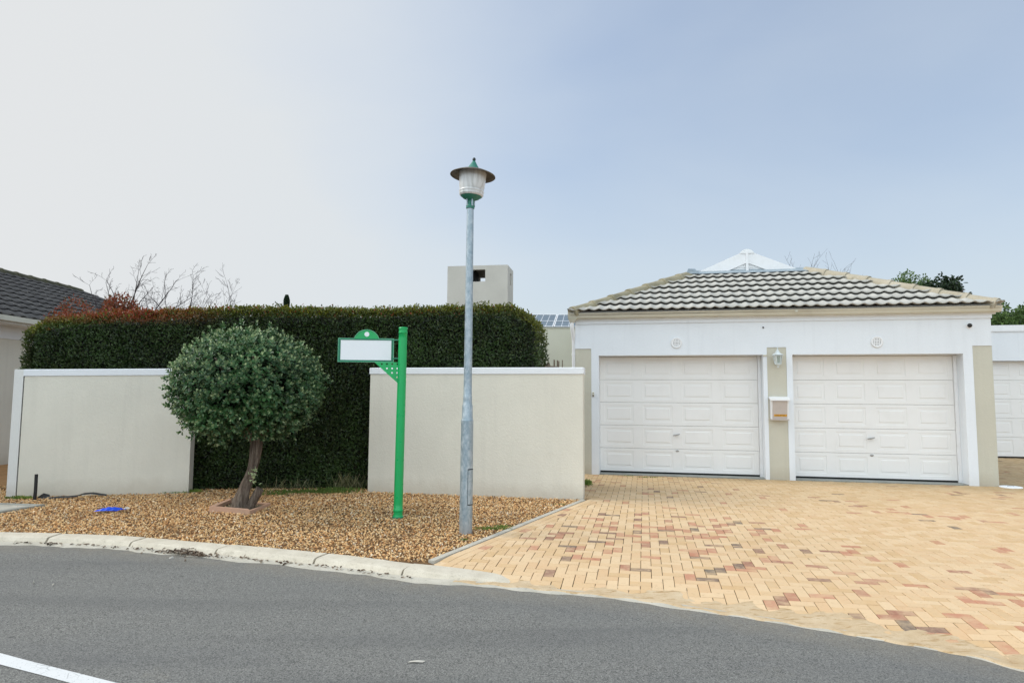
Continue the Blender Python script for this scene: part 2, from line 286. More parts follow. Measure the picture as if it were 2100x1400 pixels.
# ------------------------------------------------------------------ object helpers
def tag(o, label=None, cat=None, group=None, kind=None):
    for k, v in (('label', label), ('category', cat), ('group', group), ('kind', kind)):
        if v: o[k] = v
    return o
def root_loc(p):
    l = Vector((0, 0, 0))
    while p is not None: l += p.location; p = p.parent
    return l
def thing(name, loc, label, cat, group=None):
    o = bpy.data.objects.new(name, None); C.objects.link(o); o.location = Vector([float(a) for a in loc]); o.empty_display_size = .2
    return tag(o, label, cat, group)
def link(name, me, mat, parent=None, loc=None):
    o = bpy.data.objects.new(name, me); C.objects.link(o); me.materials.append(MT[mat] if isinstance(mat, str) else mat)
    if parent is not None: o.parent = parent
    return o
class MB:
    """collects vertices (world coordinates) and faces for ONE mesh object"""
    def __init__(s): s.v = []; s.f = []; s.sm = []
    def add(s, vs, fs, smooth=False):
        b = len(s.v); s.v += [tuple(map(float, q)) for q in vs]; s.f += [tuple(b+i for i in q) for q in fs]; s.sm += [smooth]*len(fs); return s
    def hexa(s, p):          # 8 corners: bottom ring 0-3, top ring 4-7
        return s.add(p, [(3, 2, 1, 0), (4, 5, 6, 7), (0, 1, 5, 4), (1, 2, 6, 5), (2, 3, 7, 6), (3, 0, 4, 7)])
    def box(s, a, b): (x0, y0, z0), (x1, y1, z1) = a, b; return s.hexa([(x0, y0, z0), (x1, y0, z0), (x1, y1, z0), (x0, y1, z0), (x0, y0, z1), (x1, y0, z1), (x1, y1, z1), (x0, y1, z1)])
    def fbox(s, u0, u1, d0, d1, z0, z1, o=P0):          # box in the garage frame; d1 > d0 outward
        return s.hexa([F(u0, d1, z0, o), F(u1, d1, z0, o), F(u1, d0, z0, o), F(u0, d0, z0, o), F(u0, d1, z1, o), F(u1, d1, z1, o), F(u1, d0, z1, o), F(u0, d0, z1, o)])
    def bbox(s, u0, u1, d0, d1, z0, z1, b=.01, o=P0):   # same with chamfered front edges
        s.fbox(u0, u1, d0, d1-b, z0, z1, o); i = b
        A = [F(u0, d1-b, z0, o), F(u1, d1-b, z0, o), F(u1, d1-b, z1, o), F(u0, d1-b, z1, o)]; B = [F(u0+i, d1, z0+i, o), F(u1-i, d1, z0+i, o), F(u1-i, d1, z1-i, o), F(u0+i, d1, z1-i, o)]
        return s.add(A+B, [(0, 1, 5, 4), (1, 2, 6, 5), (2, 3, 7, 6), (3, 0, 4, 7), (4, 5, 6, 7)])
    def tube(s, pts, rad, n=8, caps=True, jitter=0):
        pts = [np.array(p, float) for p in pts]; rings = []
        rad = rad if hasattr(rad, '__len__') else [rad]*len(pts); ref = None
        for k, p in enumerate(pts):
            t = pts[min(k+1, len(pts)-1)]-pts[max(k-1, 0)]; t = t/(np.linalg.norm(t)+1e-9)
            if ref is None: ref = np.array([0, 0, 1.]) if abs(t[2]) < .9 else np.array([1., 0, 0])
            a = np.cross(t, ref); a /= np.linalg.norm(a)+1e-9; b = np.cross(t, a); ref = np.cross(a, t)
            ref = ref/(np.linalg.norm(ref)+1e-9)
            rings.append([p+rad[k]*(1+jitter*random.uniform(-1, 1))*(math.cos(q)*a+math.sin(q)*b) for q in np.linspace(0, 2*math.pi, n, endpoint=False)])
        vs = [q for r in rings for q in r]; fs = []
        for k in range(len(pts)-1):
            for i in range(n): j = (i+1) % n; fs.append((k*n+i, k*n+j, (k+1)*n+j, (k+1)*n+i))
        s.add(vs, fs, True)
        if caps: s.add(rings[0], [tuple(range(n))[::-1]]); s.add(rings[-1], [tuple(range(n))])
        return s
    def lathe(s, prof, c, n=40, lean=None, smooth=True, caps=True):   # prof: (radius, z) bottom to top
        c = np.array(c, float); A = lean if lean is not None else np.eye(3); vs = []; fs = []
        for r, z in prof:
            for q in np.linspace(0, 2*math.pi, n, endpoint=False): vs.append(c+A@np.array([r*math.cos(q), r*math.sin(q), z]))
        for k in range(len(prof)-1):
            for i in range(n): j = (i+1) % n; fs.append((k*n+i, k*n+j, (k+1)*n+j, (k+1)*n+i))
        s.add(vs, fs, smooth)
        if caps and prof[0][0] > 1e-4: s.add(vs[:n], [tuple(range(n))[::-1]])
        if caps and prof[-1][0] > 1e-4: s.add(vs[-n:], [tuple(range(n))])
        return s
    def build(s, name, mat, parent=None, attrs=None):
        me = bpy.data.meshes.new(name); l = root_loc(parent); me.from_pydata([(x-l.x, y-l.y, z-l.z) for x, y, z in s.v], [], s.f)
        me.polygons.foreach_set('use_smooth', s.sm)
        if attrs:
            for k, a in attrs.items(): me.attributes.new(k, 'FLOAT', 'POINT').data.foreach_set('value', np.asarray(a, np.float32))
        me.update(); return link(name, me, mat, parent)
def npmesh(name, verts, faces, mat, parent=None, attrs=None, smooth=False):
    """verts (n,3), faces (m,k) constant k"""
    l = root_loc(parent); verts = verts-np.array([l.x, l.y, l.z]); me = bpy.data.meshes.new(name); k = faces.shape[1]
    me.vertices.add(len(verts)); me.vertices.foreach_set('co', verts.astype(np.float32).ravel())
    me.loops.add(faces.size); me.loops.foreach_set('vertex_index', faces.astype(np.int32).ravel())
    me.polygons.add(len(faces)); me.polygons.foreach_set('loop_start', np.arange(0, faces.size, k, dtype=np.int32))
    me.polygons.foreach_set('loop_total', np.full(len(faces), k, np.int32)); me.polygons.foreach_set('use_smooth', np.full(len(faces), smooth))
    if attrs:
        for kk, a in attrs.items(): me.attributes.new(kk, 'FLOAT', 'POINT').data.foreach_set('value', np.asarray(a, np.float32))
    me.update(calc_edges=True); me.validate(); return link(name, me, mat, parent)
def unit(a): return a/(np.linalg.norm(a, axis=-1, keepdims=True)+1e-9)
def leaves(name, pos, dirs, nrm, length, width, mat, parent=None, tip=None, red=None, fold=.25):
    """each leaf: six points folded about its midrib. dirs = growth direction, nrm = face normal"""
    n = len(pos); d = unit(dirs); s = unit(np.cross(d, nrm)); w = unit(np.cross(s, d)); L = np.broadcast_to(length, n)[:, None]; Wd = np.broadcast_to(width, n)[:, None]
    up = w*Wd*fold
    v = np.stack([pos, pos+d*L*.3+s*Wd*.5+up, pos+d*L*.74+s*Wd*.44+up, pos+d*L-up*.6, pos+d*L*.74-s*Wd*.44+up, pos+d*L*.3-s*Wd*.5+up], 1).reshape(-1, 3)
    b = np.arange(n)[:, None]*6; f = np.concatenate([b+np.array([[0, 1, 2, 3]]), b+np.array([[0, 3, 4, 5]])], 0)
    at = {'tip': np.repeat(tip if tip is not None else np.zeros(n), 6), 'red': np.repeat(red if red is not None else np.zeros(n), 6)}
    return npmesh(name, v, f, mat, parent, at)
def rdir(n): return unit(rng.normal(size=(n, 3)))
def pnoise(p, sc, seed=0):
    """cheap smooth noise in [-1, 1] from sums of sines"""
    r = np.random.default_rng(seed); o = 0
    for k in range(6):
        w = r.normal(size=3)*sc*(1+k*.6); o = o+np.sin(p@w+r.uniform(0, 6.28))/(1+k*.5)
    return o/2.6
def holed_plate(name, outline, holes, thick, mapf, mat, parent):
    """a flat plate with real holes: outline and holes are 2-D loops, mapf(a, b, t) places a point"""
    cu = bpy.data.curves.new(name, 'CURVE'); cu.dimensions = '2D'; cu.fill_mode = 'BOTH'; cu.extrude = thick/2
    for lp in [outline]+holes:
        sp = cu.splines.new('POLY'); sp.points.add(len(lp)-1); sp.use_cyclic_u = True
        for q, (a, b) in zip(sp.points, lp): q.co = (a, b, 0, 1)
    tmp = bpy.data.objects.new('tmp', cu); C.objects.link(tmp); dg = bpy.context.evaluated_depsgraph_get(); me = bpy.data.meshes.new_from_object(tmp.evaluated_get(dg))
    bpy.data.objects.remove(tmp); bpy.data.curves.remove(cu); me.name = name; l = root_loc(parent)
    for q in me.vertices: p = mapf(*q.co); q.co = (p[0]-l.x, p[1]-l.y, p[2]-l.z)
    me.materials.clear(); me.update(); return link(name, me, mat, parent)
def circ(cx, cy, r, n=14): return [(cx+r*math.cos(a), cy+r*math.sin(a)) for a in np.linspace(0, 2*math.pi, n, endpoint=False)]
def struct(o): o['kind'] = 'structure'; return o
def clip(poly, p, nrm):          # keep the side nrm points to
    out = []
    for i in range(len(poly)):
        a, b = poly[i], poly[(i+1) % len(poly)]; da = (a[0]-p[0])*nrm[0]+(a[1]-p[1])*nrm[1]; db = (b[0]-p[0])*nrm[0]+(b[1]-p[1])*nrm[1]
        if da >= 0: out.append(a)
        if (da >= 0) != (db >= 0): t = da/(da-db); out.append((a[0]+(b[0]-a[0])*t, a[1]+(b[1]-a[1])*t))
    return out

# ================================================================== SETTING: ground, road, kerb, gravel, driveway
ZR = -.05
m = MB(); m.add([(-300, -300, -.14), (300, -300, -.14), (300, 500, -.14), (-300, 500, -.14)], [(0, 1, 2, 3)]); struct(m.build('ground', 'soil'))
# line where the road meets kerb or paving
RE = [(-60, 5.4), (-30, 6.25), (-14, 6.62), (-8, 6.66)]+[tuple(G(x, y, ZR)[:2]) for x, y in [(0, 1113), (200, 1119), (400, 1136), (700, 1166), (820, 1183), (1000, 1198), (1150, 1212), (1300, 1228), (1414, 1246), (1629, 1279), (1843, 1316), (2014, 1348), (2100, 1372)]]+[(3.6, 3.25), (5.2, 2.1), (8.5, .2), (14, -2.4), (30, -7), (60, -14)]
RE = np.array(RE)
def smooth_line(P, k=8):
    t = np.concatenate([[0], np.cumsum(np.linalg.norm(np.diff(P, axis=0), axis=1))]); out = []
    for i in range(len(P)-1):
        p0, p1, p2, p3 = P[max(i-1, 0)], P[i], P[i+1], P[min(i+2, len(P)-1)]
        m1 = (p2-p0)/(t[i+1]-t[max(i-1, 0)])*(t[i+1]-t[i]); m2 = (p3-p1)/(t[min(i+2, len(P)-1)]-t[i])*(t[i+1]-t[i])
        for q in np.linspace(0, 1, k, endpoint=False): out.append((2*q**3-3*q*q+1)*p1+(q**3-2*q*q+q)*m1+(-2*q**3+3*q*q)*p2+(q**3-q*q)*m2)
    out.append(P[-1]); return np.array(out)
REs = smooth_line(RE)
def edge_normal(P):
    t = np.gradient(P, axis=0); t = t/np.linalg.norm(t, axis=1)[:, None]; return np.stack([-t[:, 1], t[:, 0]], 1)   # points away from the road
REn = edge_normal(REs)
def road_y(x): return np.interp(x, REs[:, 0], REs[:, 1])
def edge_dist(x, y):     # signed distance beyond the road edge
    P = REs; d = np.hypot(P[:, 0]-x, P[:, 1]-y); k = int(np.argmin(d)); return float((x-P[k, 0])*REn[k, 0]+(y-P[k, 1])*REn[k, 1])
nP = len(REs); offs = [0, .06, .14, .26, .45, .8, 1.5, 4, 9, 14]; vs = []; ed = []; xs_ = np.concatenate([np.linspace(-60, -6, 60), np.linspace(-5.9, 3.2, 200), np.linspace(3.3, 60, 60)])
for o in offs:
    for x in xs_: vs.append((x, road_y(x)-o, ZR)); ed.append(max(0, 1-o/.45)*.8)
nX = len(xs_); m = MB(); m.add(vs, [(a*nX+i, (a+1)*nX+i, (a+1)*nX+i+1, a*nX+i+1) for a in range(len(offs)-1) for i in range(nX-1)])
struct(m.build('road', 'asphalt', attrs={'edge': ed}))
# white lane line, worn
a, b, c_, d_ = [G(x, y, ZR)[:2] for x, y in [(0, 1340), (240, 1400), (0, 1362), (130, 1400)]]
dirn = unit(b-a); wn = np.array([dirn[1], -dirn[0]]); wd = .095; m = MB(); prev = None
for k in range(41):
    t = -7+k*.25; ctr = a+dirn*t+np.array([0, -.012*t*t*.25]); e1 = ctr+wn*(random.uniform(-.003, .003)); e2 = ctr+wn*(wd+random.uniform(-.003, .003)); cur = [(*e1, ZR+.004), (*e2, ZR+.004)]
    if prev: m.add([prev[0], prev[1], cur[1], cur[0]], [(0, 1, 2, 3)])
    prev = cur
struct(m.build('road_marking', 'paint'))
# concrete channel in front of the kerb, then the flush strip past the driveway
m = MB(); sel = [i for i in range(nP) if -30 < REs[i, 0] < 3]; prev = None
for i in sel:
    x = REs[i, 0]; w = .085+.02*math.sin(x*7)+.012*math.sin(x*23); p = REs[i]; q = REn[i]; wi = w*(1 if x < -.5 else max(.35, 1-(x+.5)*.25))
    cur = [(*(p-q*wi), ZR+.003), (*(p+q*.03), ZR+.008), (*(p-q*(wi+.006)), ZR-.004)]
    if prev: m.add([prev[0], cur[0], cur[1], prev[1]], [(0, 1, 2, 3)]); m.add([prev[2], cur[2], cur[0], prev[0]], [(0, 1, 2, 3)])
    prev = cur
struct(m.build('road_channel', 'gutter_conc'))
# kerb: stones about 0.95 m long, lofted along the line, tapering to flush beside the driveway
def along(P, s0, s1, n):
    t = np.concatenate([[0], np.cumsum(np.linalg.norm(np.diff(P, axis=0), axis=1))]); return [np.array([np.interp(q, t, P[:, 0]), np.interp(q, t, P[:, 1])]) for q in np.linspace(s0, s1, n)]
tt = np.concatenate([[0], np.cumsum(np.linalg.norm(np.diff(REs, axis=0), axis=1))])
def s_at_x(x): return float(np.interp(x, REs[:, 0], tt))
joints_x = [G(x, y, ZR)[0] for x, y in [(95, 1113), (265, 1121), (440, 1137), (640, 1158), (822, 1180)]]
js = [s_at_x(x) for x in joints_x]; js = [js[0]-.93*k for k in range(14, 0, -1)]+js+[s_at_x(-.02)]
prof = [(.245, -.12), (.245, .002), (.20, .004), (.10, .002), (.065, -.001), (.052, -.006), (.045, -.014), (.030, -.036), (.022, -.052), (.02, -.1)]
m = MB()
for k in range(len(js)-1):
    g = .010; n_ = 9; pts = along(REs, js[k]+g, js[k+1]-g, n_); nn = edge_normal(np.array(pts)); vs = []; dz = random.uniform(-.003, .003)
    for i, (p, q) in enumerate(zip(pts, nn)):
        tp = 0 if k < len(js)-2 else i/(n_-1)
        for o, z in prof: vs.append((*(p+q*(o+.01*(random.random()-.5)*.3)), (z+dz+random.uniform(-.0015, .0015))*(1)-.045*tp*tp if z > -.05 else z))
    c = len(prof); fs = [(i*c+j, (i+1)*c+j, (i+1)*c+j+1, i*c+j+1) for i in range(n_-1) for j in range(c-1)]
    m.add(vs, fs, False); m.add(vs[:c], [tuple(range(c))]); m.add(vs[-c:], [tuple(range(c))[::-1]])
struct(m.build('kerb', 'kerb'))
# angled concrete edging between gravel and driveway
E0 = G(884, 1150)[:2]; E1 = G(1196, 1025)[:2]; ed_ = unit(E1-E0); en = np.array([ed_[1], -ed_[0]])       # en points to the driveway
m = MB(); LN = np.linalg.norm(E1-E0)
for k in range(4):
    a, b = E0+ed_*(LN*k/4+.004), E0+ed_*(LN*(k+1)/4-.004); z = .007
    m.hexa([(*(a-en*.035), -.1), (*(b-en*.035), -.1), (*(b+en*.034), -.1), (*(a+en*.034), -.1), (*(a-en*.03), z), (*(b-en*.03), z), (*(b+en*.03), z), (*(a+en*.03), z)])
struct(m.build('edging_strip', 'edging'))
# gravel bed under the stones
m = MB(); kb = [REs[i]+REn[i]*.235 for i in range(nP) if REs[i, 0] < -.6 and REs[i, 0] > -40]; bedpoly = [(*p, -.012) for p in kb]+[(*(E0-en*.04), -.012), (*(E1-en*.04), -.012), (.9, 9.6, -.012), (-2.1, 10.5, -.012), (-7.6, 10.5, -.012), (-7.6, 10.25, -.012), (-40, 10.2, -.012)]
m.add(bedpoly, [tuple(range(len(bedpoly)))]); struct(m.build('gravel_bed', 'bed'))
# orange paved strip before the left neighbour's wall
m = MB(); m.add([(-30, 10.2, -.006), (-7.3, 10.2, -.006), (-7.3, 24, -.006), (-30, 24, -.006)], [(0, 1, 2, 3)]); struct(m.build('patio', 'patio'))
m = MB(); m.add([(-7.29, 9.9, -.02), (1.0, 9.9, -.02), (1.0, 60, -.02), (-7.29, 60, -.02)], [(0, 1, 2, 3)]); struct(m.build('garden_soil', 'soil'))

# walls first (needed for placement of gravel)
def wall_run(name, p, q, h0, h1, thick, label, mat='beige', white_end=None):
    """rendered wall from p to q (front line), with a white coping band on top, proud of the wall"""
    p = np.array(p[:2], float); q = np.array(q[:2], float); d = unit(q-p); nb = np.array([-d[1], d[0]]); t = thing(name, (*((p+q)/2), 0), label, 'garden wall')
    ch = .095
    m = MB(); m.hexa([(*p, -.12), (*q, -.12), (*(q+nb*thick), -.12), (*(p+nb*thick), -.12), (*p, h0-ch), (*q, h1-ch), (*(q+nb*thick), h1-ch), (*(p+nb*thick), h0-ch)]); m.build('wall_body', mat, t)
    o = .012; P, Q = p-d*o, q+d*o; m = MB(); fr = -nb*o; bk = nb*(thick+o); b = .008
    m.hexa([(*(P+fr), h0-ch+.0015), (*(Q+fr), h1-ch+.0015), (*(Q+bk), h1-ch+.0015), (*(P+bk), h0-ch+.0015), (*(P+fr), h0-b), (*(Q+fr), h1-b), (*(Q+bk), h1-b), (*(P+bk), h0-b)])
    m.hexa([(*(P+fr), h0-b), (*(Q+fr), h1-b), (*(Q+bk), h1-b), (*(P+bk), h0-b), (*(P+fr+nb*b+d*b), h0), (*(Q+fr+nb*b-d*b), h1), (*(Q+bk-nb*b-d*b), h1), (*(P+bk-nb*b+d*b), h0)])
    m.build('coping', 'coping', t); return t, p, q, d, nb
WR0, WR1 = G(754, 1007), G(1196, 1024); WL0, WL1 = G(34, 1018), G(386, 1010); WLe = G(12, 1018.5)
tr_, *_ = wall_run('garden_wall', WR0, WR1, V(762, 754, WR0[1])[2], V(1196, 753, WR1[1])[2], .22, 'low beige rendered wall with white top, behind the street lamp')
tl_, lp, lq, ld, lnb = wall_run('garden_wall', WL0, WL1, V(48, 757, WL0[1])[2], V(345, 755, WL1[1])[2], .22, 'low beige rendered wall with white top, left of the round tree and beside the upright black pipe')
hL = V(40, 757, WL0[1])[2]      # end pier, parted by a dark movement joint
a = np.array(WLe[:2]); b = np.array(WL0[:2])-ld*.016; m = MB(); th = .22
m.hexa([(*a, -.12), (*b, -.12), (*(b+lnb*th), -.12), (*(a+lnb*th), -.12), (*a, hL), (*b, hL), (*(b+lnb*th), hL), (*(a+lnb*th), hL)]); m.build('end_pier', 'pier', tl_)
m = MB(); a2 = b+ld*.0005; b2 = np.array(WL0[:2])-ld*.0005; m.hexa([(*(a2+lnb*.02), -.1), (*(b2+lnb*.02), -.1), (*(b2+lnb*.2), -.1), (*(a2+lnb*.2), -.1), (*(a2+lnb*.02), hL-.01), (*(b2+lnb*.02), hL-.01), (*(b2+lnb*.2), hL-.01), (*(a2+lnb*.2), hL-.01)]); m.build('movement_joint', 'dark', tl_)

# gravel stones
def in_bed(x, y):
    ok = (y > road_y(x)+.245) & (y < 10.15) & (x > -13)
    ok &= ~(((x-E0[0])*en[0]+(y-E0[1])*en[1]) > -.045)
    wl = (x < WL1[0]) & (x > WLe[0]); yl = WLe[1]+(x-WLe[0])*(WL1[1]-WLe[1])/(WL1[0]-WLe[0]); ok &= ~(wl & (y > yl-.004))
    yr = WR0[1]+(x-WR0[0])*(WR1[1]-WR0[1])/(WR1[0]-WR0[0]); ok &= ~((x > WR0[0]) & (y > yr-.004)); return ok
def stones(name, x, y, z, r, mat):
    n = len(x); oc = np.array([[1, 0, 0], [0, 1, 0], [-1, 0, 0], [0, -1, 0], [0, 0, 1], [0, 0, -1.]]); sc = rng.uniform(.55, 1.25, (n, 6, 1)); v = oc[None]*sc
    v += rng.normal(size=(n, 6, 3))*.22; v *= np.stack([rng.uniform(.7, 1.3, n), rng.uniform(.6, 1.1, n), rng.uniform(.45, .9, n)], 1)[:, None, :]
    q = rng.normal(size=(n, 4)); q[:, 1:3] *= .35; q = unit(q); w_, x_, y_, z_ = q.T
    Rm = np.stack([1-2*(y_**2+z_**2), 2*(x_*y_-z_*w_), 2*(x_*z_+y_*w_), 2*(x_*y_+z_*w_), 1-2*(x_**2+z_**2), 2*(y_*z_-x_*w_), 2*(x_*z_-y_*w_), 2*(y_*z_+x_*w_), 1-2*(x_**2+y_**2)], 1).reshape(n, 3, 3)
    v = np.einsum('nij,nkj->nki', Rm, v)*r[:, None, None]+np.stack([x, y, z], 1)[:, None, :]
    fc = np.array([[0, 1, 4], [1, 2, 4], [2, 3, 4], [3, 0, 4], [1, 0, 5], [2, 1, 5], [3, 2, 5], [0, 3, 5]]); b = np.arange(n)[:, None, None]*6
    return npmesh(name, v.reshape(-1, 3), (b+fc[None]).reshape(-1, 3), mat)
N = 105000; gx = rng.uniform(-11, .95, N); gy = rng.uniform(5.8, 10.15, N); k = in_bed(gx, gy); gx, gy = gx[k], gy[k]
gr = rng.uniform(.006, .0145, len(gx)); gz = -.012+rng.uniform(0, .020, len(gx))+.003*pnoise(np.stack([gx, gy, gx*0], 1), 1.6, 3)
tag(stones('gravel', gx, gy, gz, gr, 'gravel'), 'loose tan gravel filling the bed between kerb and wall', 'gravel', kind='stuff')
# ---------------- driveway of clay pavers, herringbone, in the garage frame
def ramp_z(x, y):
    if x > 6 or y > 8: return 0.
    d = edge_dist(x, y); t = min(max(1-d/.8, 0), 1.6); return -.055*t*t if t < 1 else -.055-.03*(t-1)
front_line = (P0+fn*.0)[:2]
keep = [(E0+en*.05, en), ]
def drive_clip(poly, course=False):
    poly = clip(poly, E0+en*(.036+(.0 if course else .176)), en) if np.mean([q[1] for q in poly]) < E1[1]+.12 else poly
    if len(poly) > 2 and np.mean([q[1] for q in poly]) > WR1[1]: poly = clip(poly, WR1[:2]+np.array([.016, 0]), (1, .0))
    return poly
def paver(mb, at, poly, z0=0., tone=0, rnd=.5):
    if len(poly) < 3: return
    A = 0.5*abs(sum(poly[i][0]*poly[(i+1) % len(poly)][1]-poly[(i+1) % len(poly)][0]*poly[i][1] for i in range(len(poly))))
    if A < .0006: return
    c = np.mean(np.array(poly), 0); n = len(poly); dz = random.uniform(-.0016, .0016); vs = []
    sx = random.uniform(-.004, .004); sy = random.uniform(-.004, .004)
    for sh, z in ((.0008, -.03), (.0008, -.0028), (.0032, 0)):
        for p in poly:
            d = c-np.array(p); L_ = np.linalg.norm(d); w = np.array(p)+d/L_*sh*1.4
            vs.append((w[0], w[1], z+z0+dz+ramp_z(*p)+(w[0]-c[0])*sx*1.5+(w[1]-c[1])*sy*1.5))
    fs = [(k*n+i, k*n+(i+1) % n, (k+1)*n+(i+1) % n, (k+1)*n+i) for k in range(2) for i in range(n)]+[tuple(range(2*n, 3*n))]
    mb.add(vs, fs); dfr = -((c-P0[:2])@(-fn[:2])) ; dirt = math.exp(-max(dfr, 0)/1.8)*.75 if c[0] < 9 else .25
    for q in vs: at['tone'].append(tone); at['rnd'].append(rnd); at['dirt'].append(dirt if dfr > -.5 else .55)
mb = MB(); at = {'tone': [], 'rnd': [], 'dirt': []}; Wb = .087
spots = [(G(1300, 1110)[:2], .75), (G(1370, 1080)[:2], .45), (G(1940, 1280)[:2], .45), (G(2020, 1220)[:2], .3), (G(1550, 1085)[:2], .45), (G(1690, 1130)[:2], .4), (G(1250, 1060)[:2], .4), (G(1540, 1165)[:2], .35)]
def tone_at(c):
    pr = .035+.035*max(0, math.sin(c[0]*1.3+1)*math.sin(c[1]*1.1))
    for s_, r_ in spots:
        q = np.hypot(*(c-s_))/r_; pr += .26*math.exp(-q*q)
    return 1 if random.random() < pr else 0
O2 = P0[:2]; iu = range(-14, 130); 
def inregion(c):
    if c[0] < -1 or c[0] > 15.5: return False
    df = (c-O2)@(-fn[:2])
    if df > .02:                     # behind the facade line: only right of the building
        uu = (c-O2)@fu[:2]
        if not (uu > 7.0 and df < 7.2): return False
    if c[1] < 6.2 and edge_dist(*c) < -.12: return False
    if c[1] < 2.0: return False
    return True
for i in range(-50, 182):
    for j in range(-120, 86):
        k = (i-j) % 4
        if k not in (0, 3): continue
        w, h = (2, 1) if k == 0 else (1, 2); g = .0018; u0, v0 = i*Wb+g, j*Wb+g; u1, v1 = (i+w)*Wb-g, (j+h)*Wb-g
        pl = [tuple(O2+fu[:2]*a-fn[:2]*b_) for a, b_ in ((u0, v0), (u1, v0), (u1, v1), (u0, v1))]; c = np.mean(np.array(pl), 0)
        if not inregion(c): continue
        dE = (c-E0)@en
        if dE < -.2 and c[1] < E1[1]+.1 or c[0] < .9 and c[1] > E1[1]: continue
        if dE < .6 or c[0] < 1.4: pl = drive_clip(pl)
        if len(pl) < 3: continue
        paver(mb, at, pl, 0, tone_at(c), random.random())
for k in range(-3, 48):               # a course laid along the edging
    a0 = E0+ed_*(k*.087*2-.1); pl = [tuple(a0+en*.038), tuple(a0+ed_*.172+en*.038), tuple(a0+ed_*.172+en*.123), tuple(a0+en*.123)]; pl2 = [(p[0]+en[0]*.087, p[1]+en[1]*.087) for p in pl]
    for q in (pl, pl2):
        c = np.mean(np.array(q), 0)
        if c[1] > WR1[1]: q = clip(q, WR1[:2]+np.array([.016, 0]), (1, 0))
        if len(q) > 2 and edge_dist(*c) > -.1 and (c-O2)@(-fn[:2]) < 0 and (c-E1)@ed_ < .35: paver(mb, at, q, 0, tone_at(c), random.random())
struct(mb.build('driveway', 'brick', attrs=at))
mb = MB(); s_ = .24                    # jointing bed just under the pavers
for i in range(-8, 64):
    for j in range(6, 80):
        x, y = i*s_, j*s_+.5; pl = [(x, y), (x+s_, y), (x+s_, y+s_), (x, y+s_)]; c = np.array([x+s_/2, y+s_/2])
        if c[0] > 15.4 or edge_dist(*c) < -.5 and y < 7: continue
        df = (c-O2)@(-fn[:2])
        if df > .4 and not ((c-O2)@fu[:2] > 6.9): continue
        if y+s_ < E1[1]+.3: pl = clip(pl, E0+en*.03, en)
        if len(pl) > 2 and c[1] > WR1[1]: pl = clip(pl, WR1[:2], (1, 0))
        if len(pl) > 2: mb.add([(p[0], p[1], ramp_z(*p)-.0045) for p in pl], [tuple(range(len(pl)))])
struct(mb.build('driveway_bed', 'joint'))
# sand and cement washed over the paver edge along the road
m = MB(); sel = [i for i in range(nP) if -.5 < REs[i, 0] < 6.5]; P_ = along(REs, tt[sel[0]], tt[sel[-1]], 260); nn = edge_normal(np.array(P_)); K = 16; vs = []
for i, (p, q) in enumerate(zip(P_, nn)):
    t = i/259; wmax = .10+.15*min(1, t*4)+.05*math.sin(t*41)+.05*math.sin(t*93+1)+.03*math.sin(t*211)
    for k in range(K):
        o = -.035+.012*math.sin(t*190)+(wmax+.035)*k/(K-1); w = p+q*o; s = k/(K-1); P3 = np.array([w[0], w[1], 0])
        z = max(ZR+.003, ramp_z(*w)) + .0085*(1-s**1.5) - .004*s + .0045*pnoise(P3[None], 9, 5)[0]*(.35+s) + .002*pnoise(P3[None], 38, 9)[0]
        if k == 0: z = ZR-.004
        vs.append((w[0], w[1], z))
m.add(vs, [(i*K+k, (i+1)*K+k, (i+1)*K+k+1, i*K+k+1) for i in range(259) for k in range(K-1)], True)
tag(m.build('sand', 'sand'), 'pale sandy cement drift along the road edge of the brick driveway', 'sand', kind='stuff')

# ================================================================== roof tile surface
def tile_plane(mb, o, ux, up, length, slope_len, lo, hi, courses, per=.187, amp=.027, lift=.056):
    """o: lower corner; ux: along the eave; up: unit vector up the slope; lo(s), hi(s): along-range at slope distance s"""
    o = np.array(o, float); ux = unit(np.array(ux, float)); up = unit(np.array(up, float)); nr = np.cross(ux, up); nr = nr if nr[2] > 0 else -nr
    ns = 8; us = np.arange(0, length+per/ns, per/ns); cl = slope_len/courses
    wv = lambda u: amp*(.5+.5*np.cos(2*np.pi*u/per))**1.6
    a0, b0, a1, b1 = lo(0), hi(0), lo(slope_len), hi(slope_len); lo_s, hi_s = lo, hi
    for q in range(12):
        p_, q_ = slope_len*q/12, slope_len*(q+1)/12; mb.add([o+ux*lo(p_)+up*p_-nr*.004, o+ux*hi(p_)+up*p_-nr*.004, o+ux*hi(q_)+up*q_-nr*.004, o+ux*lo(q_)+up*q_-nr*.004], [(0, 1, 2, 3)])
    for k in range(courses):
        s0, s1 = k*cl, (k+1)*cl+.03; a0, b0, a1, b1 = lo(s0), hi(s0), lo(min(s1, slope_len)), hi(min(s1, slope_len)); jit = random.uniform(-.002, .002)
        sel = us[(us > min(a0, a1)-per/ns) & (us < max(b0, b1)+per/ns)]
        rows = []
        for s, h, a, b in ((s0+.09, lift-.046, a0, b0), (s0, lift-.013, a0, b0), (s0, lift, a0, b0), (s1, .004, a1, b1)):
            uu = np.clip(sel, a, b) if b > a else np.full_like(sel, (a+b)/2); rows.append([o+ux*x+up*s+nr*(h+wv(x)+jit) for x in uu])
        n = len(sel); vs = [q for r in rows for q in r]; mb.add(vs, [(r*n+i, r*n+i+1, (r+1)*n+i+1, (r+1)*n+i) for r in range(3) for i in range(n-1)], False)
        for i in range(len(mb.sm)-(n-1), len(mb.sm)): mb.sm[i] = True
